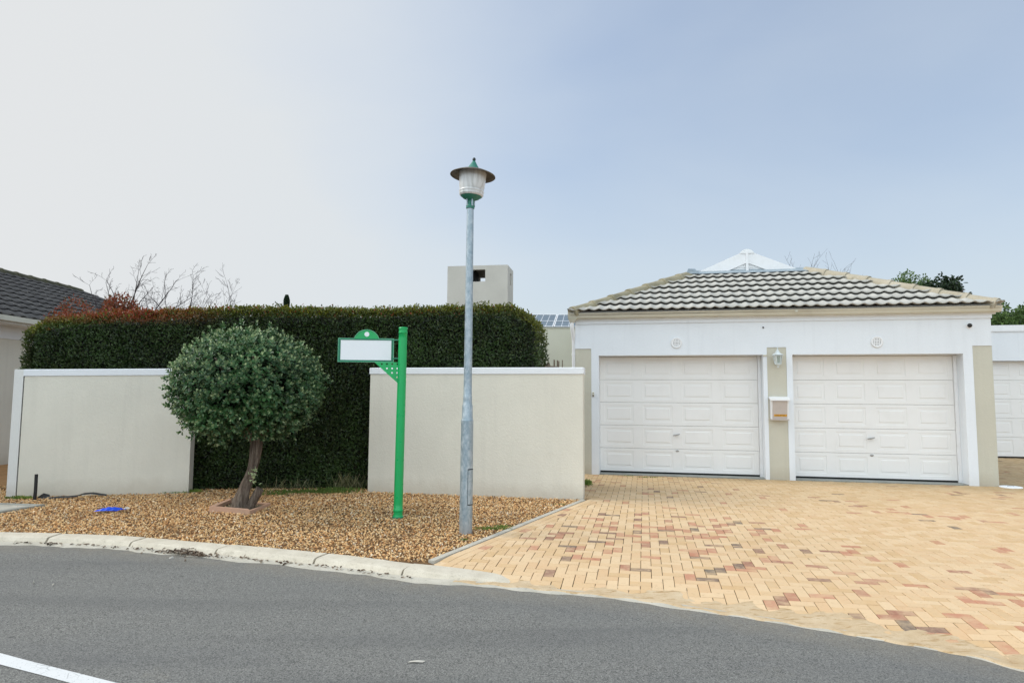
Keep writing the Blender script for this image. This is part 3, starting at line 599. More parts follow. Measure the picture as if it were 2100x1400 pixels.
def ridge_run(mb, a, b, n, r=.115, flat=.8, nseg=10, down=.05):
    """overlapping half-round ridge tiles from a (low) to b"""
    a, b = np.array(a, float), np.array(b, float); d = (b-a)/n; t = unit(d); side = unit(np.cross(t, [0, 0, 1])); nr = np.cross(side, t)
    for k in range(n):
        p, q = a+d*k-t*.0, a+d*(k+1)+t*.05; vs = []; jz = random.uniform(-.006, .006)
        stations = [(p, r*1.045, .006), (p+t*.07, r*1.045, .006), (p+t*.075, r, 0), (q, r*.97, -.008)]
        for c, rr, dz in stations:
            for w in np.linspace(-.55, math.pi+.55, nseg): vs.append(c+side*math.cos(w)*rr*(1 if math.sin(w) > 0 else 1.04)+nr*(math.sin(w)*rr*(flat if math.sin(w) > 0 else 1.3)+dz+jz-down))
        mb.add(vs, [(s*nseg+i, s*nseg+i+1, (s+1)*nseg+i+1, (s+1)*nseg+i) for s in range(3) for i in range(nseg-1)], True)
        e = vs[:nseg]; mb.add(e+[p-nr*(down+.02)], [tuple(range(nseg+1))])

# ================================================================== GARAGE
ga = thing('garage_building', F(3.5, 0, 0), 'white double garage with tiled hip roof and khaki pillars', 'garage')
OP = [(.44, 3.335), (3.825, 6.515)]; ZT = 2.185; UW = 6.955; PZ = 2.315; WT = .3
PIL = [(.0, .30), (3.403, 3.727), (6.66, UW)]
m = MB(); m.fbox(0, UW, -WT, 0, PZ+.0, 2.97)                                   # over the doors
for a, b in [(.30, OP[0][0]), (OP[0][1], 3.403), (3.727, OP[1][0]), (OP[1][1], 6.66)]: m.fbox(a, b, -WT, 0, -.1, PZ)
for a, b in OP: m.fbox(a, b, -WT, 0, ZT, PZ)
m.fbox(0, .30, -WT, -.014, PZ, PZ+.001)
m.fbox(0, WT, -6.9, -WT, -.1, 2.97); m.fbox(UW-WT, UW, -6.9, -WT, -.1, 2.97); m.fbox(WT, UW-WT, -6.9, -6.6, -.1, 2.97)
m.build('wall', 'white', ga)
for a, b in PIL: m = MB(); m.fbox(a+.0005, b-.0005, -WT+.001, -.012, -.1, PZ-.0005); m.build('pillar', 'beige_dark', ga)
m = MB(); m.fbox(.02, UW+.012, .0005, .02, 2.775, 2.88); m.fbox(UW+.0005, UW+.012, -6.9, .0, 2.775, 2.88); m.build('plaster_band', 'white', ga)
m = MB(); m.fbox(.03, UW+.06, .021, .045, 2.84, 2.985); m.fbox(UW+.012, UW+.035, -6.9, .02, 2.88, 2.99); m.fbox(-.035, -.012, -6.9, .02, 2.84, 2.99); m.build('fascia', 'fascia', ga)
def gutter_front(parent):
    m = MB(); pr = [(.046, 2.868), (.115, 2.868), (.135, 2.885), (.150, 2.915), (.170, 2.940), (.178, 2.962), (.178, 2.968), (.168, 2.968), (.160, 2.945), (.12, 2.885), (.05, 2.882), (.05, 2.968), (.046, 2.968)]
    us = np.linspace(-.12, 7.06, 25); vs = [F(u, d, z+.003*math.sin(u*.9)) for u in us for d, z in pr]; c = len(pr)
    m.add(vs, [(i*c+j, i*c+(j+1) % c, (i+1)*c+(j+1) % c, (i+1)*c+j) for i in range(len(us)-1) for j in range(c)]); m.add(vs[:c], [tuple(range(c))]); m.add(vs[-c:], [tuple(range(c))[::-1]])
    m.fbox(3.86, 3.90, .12, .1795, 2.915, 2.9655); return m.build('gutter', 'gutter', parent)
gutter_front(ga)
m = MB(); m.hexa([F(-.09, .12, 2.80), F(-.01, .12, 2.80), F(-.01, .05, 2.80), F(-.09, .05, 2.80), F(-.11, .16, 2.867), F(.05, .16, 2.867), F(.05, .04, 2.867), F(-.11, .04, 2.867)])
m.build('gutter_outlet', 'gutter', ga)
m = MB(); pts = [F(-.05, .085, 2.80), F(-.05, .085, 2.74), F(-.045, .06, 2.66), F(-.035, -.02, 2.52), F(-.03, -.045, 2.44), F(-.03, -.045, 1.2), F(-.03, -.045, -.05)]; m.tube(pts, .036, 12)
for z in (2.2, 1.1): m.tube([F(-.03, -.045, z), F(-.03, -.045, z+.03)], .042, 12)
m.build('downpipe', 'white_metal', ga)
# roof
SL = .445; SS = .405; EZ = 2.972; ED = .20; UL, UR = -.10, 7.06; RUN = 2.43; k_ = math.sqrt(1+SL*SL); upv = unit(-fn+np.array([0, 0, SL])); HW = (UR-UL)/2; ZG = EZ+RUN*SL; ZRg = EZ+HW*SS
m = MB(); SLL = RUN*k_; tile_plane(m, F(UL, ED, EZ), fu, upv, UR-UL, SLL, lambda s: s/k_, lambda s: (UR-UL)-s/k_, 7)
DB = 7.1                                # back of the roof behind the facade
def side_slope(m, left):
    o = F(UL if left else UR, ED, EZ); ux = -fn; inward = fu if left else -fu; up = unit(inward+np.array([0, 0, SS])); k_ = math.sqrt(1+SS*SS); tot = HW*k_
    tile_plane(m, o, ux, up, DB+ED, tot, lambda s: min(s/k_, RUN), lambda s: DB+ED, 11)
side_slope(m, True); side_slope(m, False)
m.add([F(UL+.02, .06, EZ-.012), F(UR-.02, .06, EZ-.012), F(UR-.02, -DB, EZ-.012), F(UL+.02, -DB, EZ-.012)], [(0, 1, 2, 3)])
m.add([F(UL+.1, -DB+.02, EZ-.02), F(UR-.1, -DB+.02, EZ-.02), F((UL+UR)/2, -DB+.02, ZRg-.05)], [(0, 1, 2)])
roof = m.build('roof', 'tile', ga)
for L_, nm in ((True, 'ridge'), (False, 'ridge_pale')):
    a = F((UL+.05) if L_ else (UR-.05), ED-.05, EZ+.045); s = 1 if L_ else -1; b = F((UL+RUN-.02) if L_ else (UR-RUN+.02), ED-RUN+.02, ZG+.045)
    m = MB(); ridge_run(m, a, b, 7 if L_ else 8, .115, .85, down=.03); q = m.build('hip_cap', nm, roof)
m = MB(); m.fbox(UL+.03, UR-.03, .135, .165, 2.93, EZ+.018); m.build('eave_shade_strip', 'rubber', roof)  # black strip closing the eave, paints the shadow gap above the gutter
m = MB(); m.tube([F((UL+UR)/2, ED-RUN-.15, ZRg+.02), F((UL+UR)/2, -DB, ZRg+.02)], [.09, .09], 14); m.build('ridge_cap', 'ridge', roof)
# flashing at the head of the front slope
m = MB(); n_ = 30; vs = []
for i in range(n_+1):
    u = UL+RUN-.12+(UR-UL-2*RUN+.24)*i/n_; j = random.uniform(-.012, .012); vs += [F(u, ED-RUN+.16+j*1.5, ZG-.16*SL+.066), F(u, ED-RUN+.04, ZG+.062), F(u, ED-RUN-.01, ZG+.10+j*.4)]
m.add(vs, [(i*3+k, (i+1)*3+k, (i+1)*3+k+1, i*3+k+1) for i in range(n_) for k in range(2)]); 
m.hexa([F(UL+RUN-.16, ED-RUN+.24, ZG-.01), F(UL+RUN+.10, ED-RUN+.16, ZG+.0), F(UL+RUN+.08, ED-RUN-.02, ZG+.04), F(UL+RUN-.14, ED-RUN, ZG+.04), F(UL+RUN-.12, ED-RUN+.2, ZG+.10), F(UL+RUN+.04, ED-RUN+.13, ZG+.09), F(UL+RUN+.04, ED-RUN, ZG+.14), F(UL+RUN-.1, ED-RUN, ZG+.15)])
m.build('flashing', 'flashing', roof)
# white gablet
gm = (UL+UR)/2-.04; gd = ED-RUN; gw = HW-RUN+.03; gt = 4.535
gab = MB(); gab.add([F(gm-gw, gd, ZG-.02), F(gm+gw, gd, ZG-.02), F(gm, gd, gt)], [(0, 1, 2)]); gb = gab.build('gablet', 'fascia', roof)
m = MB(); th = .30; sl_ = (gt-ZG+.02)/gw
for sgn in (-1, 1):                     # sloping barge boards
    a = (gm+sgn*gw*1.04, ZG-.035); b = (gm+sgn*.012, gt+.012-.0); lowb = (gm+sgn*.012, b[1]-.27); lowa = (gm+sgn*(gw*1.04-.62), ZG-.03)
    q = [a, b, lowb, lowa]; m.hexa([F(x, gd+.004, z) for x, z in q]+[F(x, gd+.03, z) for x, z in q])
m.build('barge_board', 'white_metal', gb)
m = MB(); m.fbox(gm-.025, gm+.025, gd+.031, gd+.05, ZG-.02, gt-.01); m.build('centre_strip', 'white_metal', gb)
m = MB(); m.fbox(gm-.55, gm+.55, gd+.002, gd+.012, ZG+.13, ZG+.15); m.build('trim', 'white_metal', gb)
m = MB(); vs = []; ns = 11
for dd in (gd+.045, gd-.3):
    for w in np.linspace(.25, math.pi-.25, ns): vs.append(F(gm+math.cos(w)*.15, dd, gt-.085+math.sin(w)*.125))
m.add(vs, [(i, i+1, ns+i+1, ns+i) for i in range(ns-1)], True); m.add(vs[:ns], [tuple(range(ns))]); m.build('ridge_end_cap', 'fascia', gb)
# sectional doors
def sectional_door(parent, u0, u1, z0, z1, dback, o=P0, cols=4, rows=5, hw=True):
    m = MB(); g = .0016; H_ = (z1-z0)/rows; Wc = (u1-u0)/cols
    def ring(A, B): 
        m.add(A+B, [(i, (i+1) % 4, 4+(i+1) % 4, 4+i) for i in range(4)])
    def rect(a, b, c, d, dep): return [F(a, dep, c, o), F(b, dep, c, o), F(b, dep, d, o), F(a, dep, d, o)]
    for r in range(rows):
        za, zb = z0+r*H_+(0 if r == 0 else g), z0+(r+1)*H_-g; m.fbox(u0, u1, dback-.04, dback-.006, za, zb, o)
        m.add(rect(u0, u1, za, zb, dback-.006)+rect(u0+.003, u1-.003, za+.004, zb-.004, dback), [(i, (i+1) % 4, 4+(i+1) % 4, 4+i) for i in range(4)])
        for c in range(cols):
            ca, cb = u0+c*Wc, u0+(c+1)*Wc
            if c == 0: ca += .003
            if c == cols-1: cb -= .003
            cc = u0+(c+.5)*Wc; hwid = Wc*.375; hh = H_*.355; zc = (za+zb)/2+.004
            out = rect(ca, cb, za+.004, zb-.004, dback); r1 = rect(cc-hwid, cc+hwid, zc-hh, zc+hh, dback); r2 = rect(cc-hwid+.012, cc+hwid-.012, zc-hh+.012, zc+hh-.012, dback-.026)
            r3 = rect(cc-hwid+.024, cc+hwid-.024, zc-hh+.024, zc+hh-.024, dback-.026); r4 = rect(cc-hwid+.055, cc+hwid-.055, zc-hh+.055, zc+hh-.055, dback+.001)
            for A, B in ((out, r1), (r1, r2), (r2, r3), (r3, r4)): ring(A, B)
            m.add(r4, [(0, 1, 2, 3)])
    d = m.build('garage_door', 'door', parent); b = MB(); b.fbox(u0-.02, u1+.02, dback-.09, dback-.045, z0-.03, z1+.03, o); b.build('door_lining', 'dark', d)
    b = MB(); b.fbox(u0, u1, dback-.035, dback-.004, z0-.024, z0-.001, o); b.build('rubber_seal', 'rubber', d)
    if hw:
        uc = u0+Wc*2-.02; zc = z0+H_*1.62; b = MB(); b.tube([F(uc, dback, zc, o), F(uc, dback+.045, zc, o)], .011, 10); b.tube([F(uc-.062, dback+.045, zc-.012, o), F(uc, dback+.05, zc, o), F(uc+.055, dback+.045, zc+.014, o)], [.009, .013, .009], 8); b.build('handle', 'chrome', d)
        b = MB(); b.lathe([(.0, -.012), (.03, -.012), (.03, 0), (.02, .004), (0, .004)], F(uc+.01, dback+.008, z0+H_*.93, o), 18, np.array([fu, [0, 0, .62], fn]).T, True, False); b.build('lock', 'chrome', d)
    return d
for a, b in OP:
    sectional_door(ga, a-.0+.0, b-.055, .045, 2.17, -.27)
    m = MB(); m.fbox(b-.053, b-.001, -.30, -.24, -.02, ZT-.002); m.build('door_frame', 'white_metal', ga)
    m = MB(); m.fbox(a+.001, b-.001, -.62, -.02, -.05, .014); m.build('threshold', 'apron', ga)
    m = MB(); m.fbox(a+.001, b-.001, -.30, -.24, ZT-.012, ZT-.001); m.build('door_head', 'white_metal', ga)
# round vents
for u, z in ((1.847, 2.409), (5.197, 2.393)):
    v_ = thing('wall_vent', F(u, 0, z), 'round white vent grille above the %s garage door' % ('left' if u < 3 else 'right'), 'vent', 'round vent grilles above the garage doors')
    A = np.array([fu, [0, 0, 1], fn]).T; m = MB(); m.lathe([(.098, .0), (.098, .014), (.092, .020), (.080, .020), (.074, .012)], F(u, .001, z), 36, A, True, False); m.build('rim', 'white_metal', v_)
    holes = [circ(a*.026, b*.026, .0072, 8) for a in range(-2, 3) for b in range(-2, 3) if a*a+b*b < 6]
    holed_plate('grille', circ(0, 0, .0745, 32), holes, .005, lambda a, b, t, u=u, z=z: F(u+a, .012+t, z+b), 'white_metal', v_)
    m = MB(); m.lathe([(0, 0), (.074, 0)], F(u, .002, z), 28, A, False, False); m.build('backing', 'dark', v_)
# carriage lantern on the middle pillar
def lantern():
    u, zt, zb = 3.562, 2.30, 1.945; t = thing('wall_lantern', F(u, 0, 1.95), 'white six-sided carriage lantern on the pillar between the doors', 'wall lamp')
    A = np.array([fu, fn, [0, 0, 1]]).T; c = F(u, .115, 0)
    m = MB(); m.lathe([(0, zt+.0), (.012, zt-.005), (.014, zt-.02), (.008, zt-.03), (.02, zt-.045), (.03, zt-.07), (.055, zt-.098), (.092, zt-.118), (.096, zt-.13), (.08, zt-.132), (.0, zt-.125)][::-1], c, 6, A, False, False); m.build('cap', 'lantern', t)
    m = MB(); zt2, zb2 = zt-.13, zb+.07
    for k in range(6):
        a = k*math.pi/3; p = A@np.array([.076*math.cos(a), .076*math.sin(a), 0]); q = A@np.array([.052*math.cos(a), .052*math.sin(a), 0]); m.tube([c+p+[0, 0, zt2], c+q+[0, 0, zb2]], .0062, 6)
        a2 = a+math.pi/3; p2 = A@np.array([.076*math.cos(a2), .076*math.sin(a2), 0]); q2 = A@np.array([.052*math.cos(a2), .052*math.sin(a2), 0])
        m.tube([c+p+[0, 0, zt2-.012], c+p2+[0, 0, zt2-.012]], .008, 6); m.tube([c+q+[0, 0, zb2+.004], c+q2+[0, 0, zb2+.004]], .007, 6)
    m.build('frame', 'lantern', t)
    m = MB(); m.lathe([(.047, zb2), (.07, zt2)], c, 6, A, False, True); m.build('glass', 'glass', t)
    m = MB(); m.lathe([(0, zb+.0), (.012, zb+.004), (.018, zb+.014), (.012, zb+.026), (.03, zb+.045), (.056, zb+.066), (.056, zb+.071), (0, zb+.071)], c, 12, A, True, False); m.build('base', 'lantern', t)
    m = MB(); m.fbox(u-.02, u+.02, -.011, .004, zb+.06, zb+.15); m.tube([F(u, .0, zb+.10), F(u, .05, zb+.06), F(u, .11, zb+.055)], .009, 8); m.build('bracket', 'lantern', t)
lantern()
def mailbox():
    u0, u1, z0, z1 = 3.425, 3.725, 1.05, 1.42; t = thing('mailbox', F((u0+u1)/2, 0, z0), 'slanted white and pinkish mailbox with yellow label, on the pillar between the doors', 'mailbox')
    m = MB(); q = [(-.011, z0+.03), (.10, z0), (.15, z1), (-.011, z1)]; q = [(-.011, z0+.01), (.075, z0+.005), (.135, z1-.01), (-.011, z1-.01)]
    for a, b in ((u0+.005, u0+.03), (u1-.028, u1-.005)): m.hexa([F(a, d, z) for d, z in q]+[F(b, d, z) for d, z in q])
    m.hexa([F(u0+.03, -.011, z0+.01), F(u1-.028, -.011, z0+.01), F(u1-.028, .05, z0+.008), F(u0+.03, .05, z0+.008), F(u0+.03, -.011, z1-.011), F(u1-.028, -.011, z1-.011), F(u1-.028, .10, z1-.011), F(u0+.03, .10, z1-.011)])
    m.build('housing', 'white_metal', t)
    m = MB(); m.hexa([F(u0-.012, -.011, z1-.008), F(u1+.012, -.011, z1-.008), F(u1+.012, .165, z1-.045), F(u0-.012, .165, z1-.045), F(u0-.012, -.011, z1+.026), F(u1+.012, -.011, z1+.026), F(u1+.012, .165, z1-.018), F(u0-.012, .165, z1-.018)]); m.build('lid', 'white_metal', t)
    fr = lambda x, h, o=0: F(x, .070+.055*h+o, z0+.012+h*(z1-z0-.06))
    m = MB(); m.hexa([fr(u0+.031, 0), fr(u1-.029, 0), fr(u1-.029, 0, .012), fr(u0+.031, 0, .012), fr(u0+.031, 1), fr(u1-.029, 1), fr(u1-.029, 1, .012), fr(u0+.031, 1, .012)])
    m.hexa([F(u0+.0, .06, z0-.004), F(u1-.0, .06, z0-.004), F(u1, .10, z0-.012), F(u0, .10, z0-.012), F(u0, .06, z0+.006), F(u1, .06, z0+.006), F(u1, .10, z0+.008), F(u0, .10, z0+.008)]); m.build('front_flap', 'mail_front', t)
    m = MB(); m.hexa([fr(u0+.055, .13, .0125), fr(u1-.035, .13, .0125), fr(u1-.035, .13, .015), fr(u0+.055, .13, .015), fr(u0+.055, .25, .0125), fr(u1-.035, .25, .0125), fr(u1-.035, .25, .015), fr(u0+.055, .25, .015)]); lb = m.build('label_plate', 'label', t)
    m = MB(); x = u0+.065
    while x < u1-.05:
        w = random.uniform(.006, .013)
        for hh in (.205, .155):
            if random.random() < .85: m.hexa([fr(x, hh, .0151), fr(x+w, hh, .0151), fr(x+w, hh, .0158), fr(x, hh, .0158), fr(x, hh+.028, .0151), fr(x+w, hh+.028, .0151), fr(x+w, hh+.028, .0158), fr(x, hh+.028, .0158)])
        x += w+.004
    m.build('lettering', 'ink', lb)
    m = MB(); m.tube([F(u0+.14, .09, z0-.02), F(u0+.14, .09, z0-.005)], .007, 8); m.build('lock', 'chrome', t)
mailbox()
t = thing('security_camera', F(6.626, 0, 2.65), 'small black dome camera high on the garage wall near its right corner', 'security camera')
A = np.array([fu, [0, 0, 1], fn]).T
m = MB(); m.lathe([(.045, 0), (.045, .012), (.036, .02)], F(6.626, .001, 2.655), 20, A); m.build('mount', 'white_metal', t)
m = MB(); m.lathe([(.036, .02), (.034, .038), (.024, .054), (.0, .062)], F(6.626, .001, 2.655), 20, A, True, False); m.build('dome', 'black', t)
t = thing('wall_sensor', F(3.352, 0, 2.67), 'tiny round black sensor above the middle pillar', 'sensor'); m = MB(); m.lathe([(.016, 0), (.016, .012), (.008, .02), (0, .021)], F(3.352, .001, 2.67), 14, A, True, False); m.build('lens', 'black', t)
m = MB(); m.lathe([(.021, 0), (.021, .004)], F(3.352, .0005, 2.67), 14, A); m.build('rim', 'white_metal', t)
t = thing('door_bell', F(.32, 0, 1.45), 'small beige and black bell push left of the left garage door', 'door bell')
m = MB(); m.bbox(.318, .352, .0005, .028, 1.43, 1.51, .004); m.build('housing', 'gutter', t); m = MB(); m.bbox(.321, .349, .0285, .033, 1.435, 1.455, .001); m.build('name_strip', 'black', t); m = MB(); m.lathe([(.008, 0), (.008, .005), (0, .006)], F(.335, .028, 1.487), 10, A, True, False); m.build('button', 'black', t)
t = thing('wall_plug', F(3.36, 0, 2.17), 'small cream reed switch beside the top right corner of the left garage door', 'switch'); m = MB(); m.bbox(3.338, 3.398, .0005, .022, 2.155, 2.185, .004); m.build('housing', 'gutter', t); m = MB(); m.tube([F(3.398, .01, 2.17), F(3.402, .006, 2.2)], .003, 5); m.build('wire', 'gutter', t)

# ================================================================== RIGHT NEIGHBOUR (flat parapet garage)
NBo = G(2050, 940); NBo = np.array([NBo[0], NBo[1], 0])
nb = thing('garage_building', NBo, 'flat-topped white garage set back at the right edge', 'garage')
m = MB(); m.fbox(-1.2, 8, -.25, 0, 2.34, 3.05, NBo); m.fbox(-1.2, -.2, -.25, 0, -.1, 2.34, NBo); m.fbox(2.55, 8, -.25, 0, -.1, 2.34, NBo); m.fbox(-1.2, -.95, -6, -.25, -.1, 3.05, NBo); m.fbox(7.75, 8, -6, -.25, -.1, 3.05, NBo); m.build('wall', 'white', nb)
m = MB(); m.fbox(-1.23, 8.03, -.28, .03, 3.05, 3.20, NBo); m.fbox(-1.23, -.93, -6, -.28, 3.05, 3.2, NBo); m.build('parapet_coping', 'coping', nb)
m = MB(); m.fbox(-.95, 7.75, -6, -.25, 2.9, 2.95, NBo); m.build('roof', 'slab', nb)
sectional_door(nb, -.2, 2.55, .04, 2.335, -.2, NBo, 4, 5, False)
c = G(2073, 999); t = thing('drain_cover', c, 'small white cover lying in the paving at the right edge', 'drain cover'); m = MB(); m.lathe([(.16, 0), (.16, .012), (.15, .016), (0, .017)], c, 24, None, False, False); m.build('lid', 'coping', t); m = MB(); m.tube([c+[-.05, 0, .017], c+[-.05, 0, .028], c+[.05, 0, .028], c+[.05, 0, .017]], .004, 6); m.build('lifting_bar', 'chrome', t)

# ================================================================== LEFT NEIGHBOUR (dark tiled roof)
nl = thing('house', (-13.3, 14, 0), 'house at the left edge with a dark tiled roof and white eaves', 'house')
XW, XE, XR, ZE, ZRD, YH = -10.15, -9.72, -13.3, 2.86, 4.50, 23.3
YB = 2.0; run = XE-XR; sl2 = (ZRD-ZE)/run; k2 = math.sqrt(1+sl2*sl2)
m = MB(); m.box((-16.5, YB+.4, -.1), (XW, YH-.45, 2.5)); m.build('wall', 'beige', nl)
m = MB(); m.box((-16.52, YB+.38, 2.501), (XW+.02, YH-.43, 2.80)); m.build('white_band', 'coping', nl)
m = MB(); m.box((XW+.021, YB, 2.76), (XE+.0, YH, 2.79)); m.box((XE-.03, YB, 2.791), (XE, YH, 2.87)); m.build('eaves', 'fascia', nl)
m = MB(); m.box((XE+.001, YB, 2.80), (XE+.10, YH, 2.90)); m.build('gutter', 'gutter', nl)
m = MB(); tile_plane(m, (XE, YB, ZE+.03), (0, 1, 0), unit(np.array([-1, 0, sl2])), YH-YB, run*k2, lambda s: 0, lambda s: (YH-YB)-s/k2, 11, .30, .03, .04)
m.add([(XE-.05, YB, ZE), (XE-.05, YH-.05, ZE), (XR, YH-run, ZRD-.03), (XR, YB, ZRD-.03)], [(0, 1, 2, 3)])
m.add([(XE-.05, YH, ZE), (2*XR-XE, YH, ZE), (XR, YH-run, ZRD)], [(0, 1, 2)]); m.add([(2*XR-XE, YB, ZE), (2*XR-XE, YH, ZE), (XR, YH-run, ZRD), (XR, YB, ZRD)], [(0, 1, 2, 3)])
m.add([(XE-.05, YB+.01, ZE), (2*XR-XE, YB+.01, ZE), (XR, YB+.01, ZRD-.03)], [(0, 1, 2)])
rf = m.build('roof', 'tile_dark', nl)
m = MB(); ridge_run(m, (XR, YB, ZRD+.06), (XR, YH-run, ZRD+.06), 34, .14, .8, 8, .04); m.build('ridge_cap', 'ridge_moss', rf)
m = MB(); ridge_run(m, (XE, YH, ZE+.06), (XR, YH-run, ZRD+.06), 10, .12, .7, 8, .05); m.build('hip_cap', 'tile_dark', rf)

# ================================================================== TOWER, HOUSE BEHIND
TY = 18.; tA = V(918, 546, TY); tB = V(1045, 545, TY); ang = math.atan2(217, 1330); tw = np.linalg.norm(tB[:2]-tA[:2])*.985; th_ = .95; tz = tA[2]
tu = np.array([math.cos(ang), -math.sin(ang), 0])*1.0; tn = np.array([math.sin(ang), math.cos(ang), 0]); to = np.array([tA[0], tA[1], 0]); 
tt_ = thing('chimney_tower', to+tu*tw/2, 'square grey rendered tower with a dark opening, rising behind the hedge and lamp post', 'tower')
def tb(m, a0, a1, b0, b1, z0, z1): P = lambda a, b, z: to+tu*a+tn*b+np.array([0, 0, z]); return m.hexa([P(a0, b0, z0), P(a1, b0, z0), P(a1, b1, z0), P(a0, b1, z0), P(a0, b0, z1), P(a1, b0, z1), P(a1, b1, z1), P(a0, b1, z1)])
def hitb(x, y, b): d = ray(x, y); t = ((to+tn*b-CAM)@tn)/(d@tn); p = CAM+d*t; return float((p-to)@tu), float(p[2])
(fa, fz1), (fb, fz0) = hitb(967, 553, 0), hitb(995, 577, 0); (ba, bz1), (bb, bz0) = hitb(984, 569, th_-.12), hitb(1004, 584, th_-.12)
m = MB(); zo1 = tz-.10; zo0 = tz-.44; oa, ob = .68, 1.03; wt = .12
for b0, b1, q0, q1, lo_, hi_ in ((0, wt, fa, fb, fz0, fz1), (th_-wt, th_, ba, bb, bz0, bz1)):
    tb(m, 0, q0, b0, b1, -.1, tz); tb(m, q1, tw, b0, b1, -.1, tz); tb(m, q0, q1, b0, b1, hi_, tz); tb(m, q0, q1, b0, b1, -.1, lo_)
for a0, a1 in ((0, wt), (tw-wt, tw)):
    tb(m, a0, a1, wt, .40, -.1, tz); tb(m, a0, a1, .62, th_-wt, -.1, tz); tb(m, a0, a1, .40, .62, zo1-.06, tz); tb(m, a0, a1, .40, .62, -.1, zo0-.06)
m.build('shaft', 'grey', tt_); m = MB(); tb(m, wt, tw-wt, wt, th_-wt, tz-.06, tz-.01); m.build('cap_slab', 'grey', tt_)
m = MB(); tb(m, wt+.02, ba-.03, .30, th_-wt-.02, fz0-.6, tz-.061); m.build('flue', 'rubber', tt_)
hY = 14.5; hA = V(1060, 672, hY); hz = hA[2]; hx0, hx1 = -.4, 3.0
hb = thing('house', (1, hY+2, 0), 'cream house behind the hedge with solar panels along its low roof', 'house')
m = MB(); m.box((hx0, hY, -.1), (hx1, hY+4, hz)); m.build('wall', 'cream', hb)
m = MB(); m.box((hx0-.02, hY-.02, hz+.001), (hx1, hY+.12, hz+.012)); m.build('parapet', 'cream', hb)
rs = .42; m = MB(); m.hexa([(hx0, hY+.15, hz), (hx1, hY+.15, hz), (hx1, hY+4, hz), (hx0, hY+4, hz), (hx0, hY+.15, hz+.02), (hx1, hY+.15, hz+.02), (hx1, hY+2.0, hz+.02+1.85*.275), (hx0, hY+2.0, hz+.02+1.85*.275)]); m.build('roof', 'tile', hb)
m = MB(); m.box((1.02, hY-.012, 1.95), (1.42, hY-.001, 2.35)); m.build('wall_box', 'cream', hb)
def solar(x0, x1, label):
    zf = lambda y: hz+.012+(y-hY-.15)*.275; y0, y1 = hY+.16, hY+1.98; sh = .22
    t = thing('solar_panel', ((x0+x1)/2, y0, zf(y0)), label, 'solar panel', 'solar panels on the cream house')
    P = lambda x, y, o=0: (x+(y-y0)*sh*.55, y, zf(y)+o)
    m = MB(); m.hexa([P(x0, y0), P(x1, y0), P(x1, y1), P(x0, y1), P(x0, y0, .03), P(x1, y0, .03), P(x1, y1, .03), P(x0, y1, .03)]); m.build('cell_sheet', 'solar', t)
    m = MB(); w = .0045
    nx = 5
    for k in range(nx+1): x = x0+(x1-x0)*k/nx; ww = .010 if k in (0, nx) else w; m.hexa([P(x-ww, y0, .031), P(x+ww, y0, .031), P(x+ww, y1, .031), P(x-ww, y1, .031), P(x-ww, y0, .036), P(x+ww, y0, .036), P(x+ww, y1, .036), P(x-ww, y1, .036)])
    for y, ww in ((y0, .02), (y0+.78, .012), (y1, .02)): m.hexa([P(x0, y-ww, .037), P(x1, y-ww, .037), P(x1, y+ww, .037), P(x0, y+ww, .037), P(x0, y-ww, .042), P(x1, y-ww, .042), P(x1, y+ww, .042), P(x0, y+ww, .042)])
    m.build('grid_frame', 'white_metal', t)
solar(.10, .92, 'solar panel next to the hedge end on the cream house'); solar(.955, 1.775, 'solar panel partly behind the garage gutter on the cream house')
# stick fence on the far side of the wall
sf = thing('stick_fence', (.95, 10.6, 0), 'rough row of weathered sticks showing over the wall beside the hedge', 'fence')
m = MB()
for k in range(34):
    x = .10+k*.0215+random.uniform(-.008, .008)
    if 14 < k < 18 or k in (21, 22): continue
    zt = 1.96+random.uniform(-.03, .075); ln = random.uniform(-.04, .04)*(1.6 if k < 10 else 1); m.tube([(x, 10.6, -.1), (x+ln*.3, 10.6, 1.0), (x+ln, 10.6+random.uniform(-.03, .03), zt)], [.011, .010, .008], 5)
m.build('stakes', 'wood', sf)
for z in (.5, 1.1, 1.88): m = MB(); m.tube([(.1, 10.62, z), (.5, 10.63, z+.02), (.84, 10.62, z)], .016, 6); m.build('rail', 'wood', sf)
m = MB()
m.tube([(.0, 10.5, 1.895), (.35, 10.52, 1.92), (.75, 10.5, 1.90)], .014, 6); m.build('top_pole', 'wood', sf)

# ================================================================== HEDGE
HP = np.array([(-7.17, 9.55), (-6.3, 9.72), (-4.7, 9.93), (-3.3, 10.08), (-2.1, 10.14), (-.9, 9.95), (.33, 9.72)]); HS = smooth_line(HP, 6); HN = edge_normal(HS); HL = np.concatenate([[0], np.cumsum(np.linalg.norm(np.diff(HS, axis=0), axis=1))]); TL = HL[-1]; HWd = 1.25
def hedge_pt(s, q):
    """s along (0..TL), q: 0 front ... 1 back"""
    x = np.interp(s, HL, HS[:, 0]); y = np.interp(s, HL, HS[:, 1]); nx = np.interp(s, HL, HN[:, 0]); ny = np.interp(s, HL, HN[:, 1]); return x+nx*q*HWd, y+ny*q*HWd, nx, ny
def htop(s): return np.interp(s, [0, .25, .8, 1.6, 3.0, 5.2, TL-1.2, TL-.35, TL], [2.34, 2.50, 2.585, 2.66, 2.745, 2.775, 2.80, 2.77, 2.55])
hg = thing('hedge', (-3.5, 10.6, 0), 'long clipped dark green hedge behind the low walls', 'hedge')
n1, n2 = 26000, 21000; P = []; Nn = []; T = []; R_ = []
s = rng.uniform(0, TL, n1); z = rng.uniform(.0, 1, n1)*(htop(s)+.02); x, y, nx, ny = hedge_pt(s, 0); vis = (z > 1.6) | ((x > -4.95) & (x < -1.75)); s, z, x, y, nx, ny = [a[vis] for a in (s, z, x, y, nx, ny)]
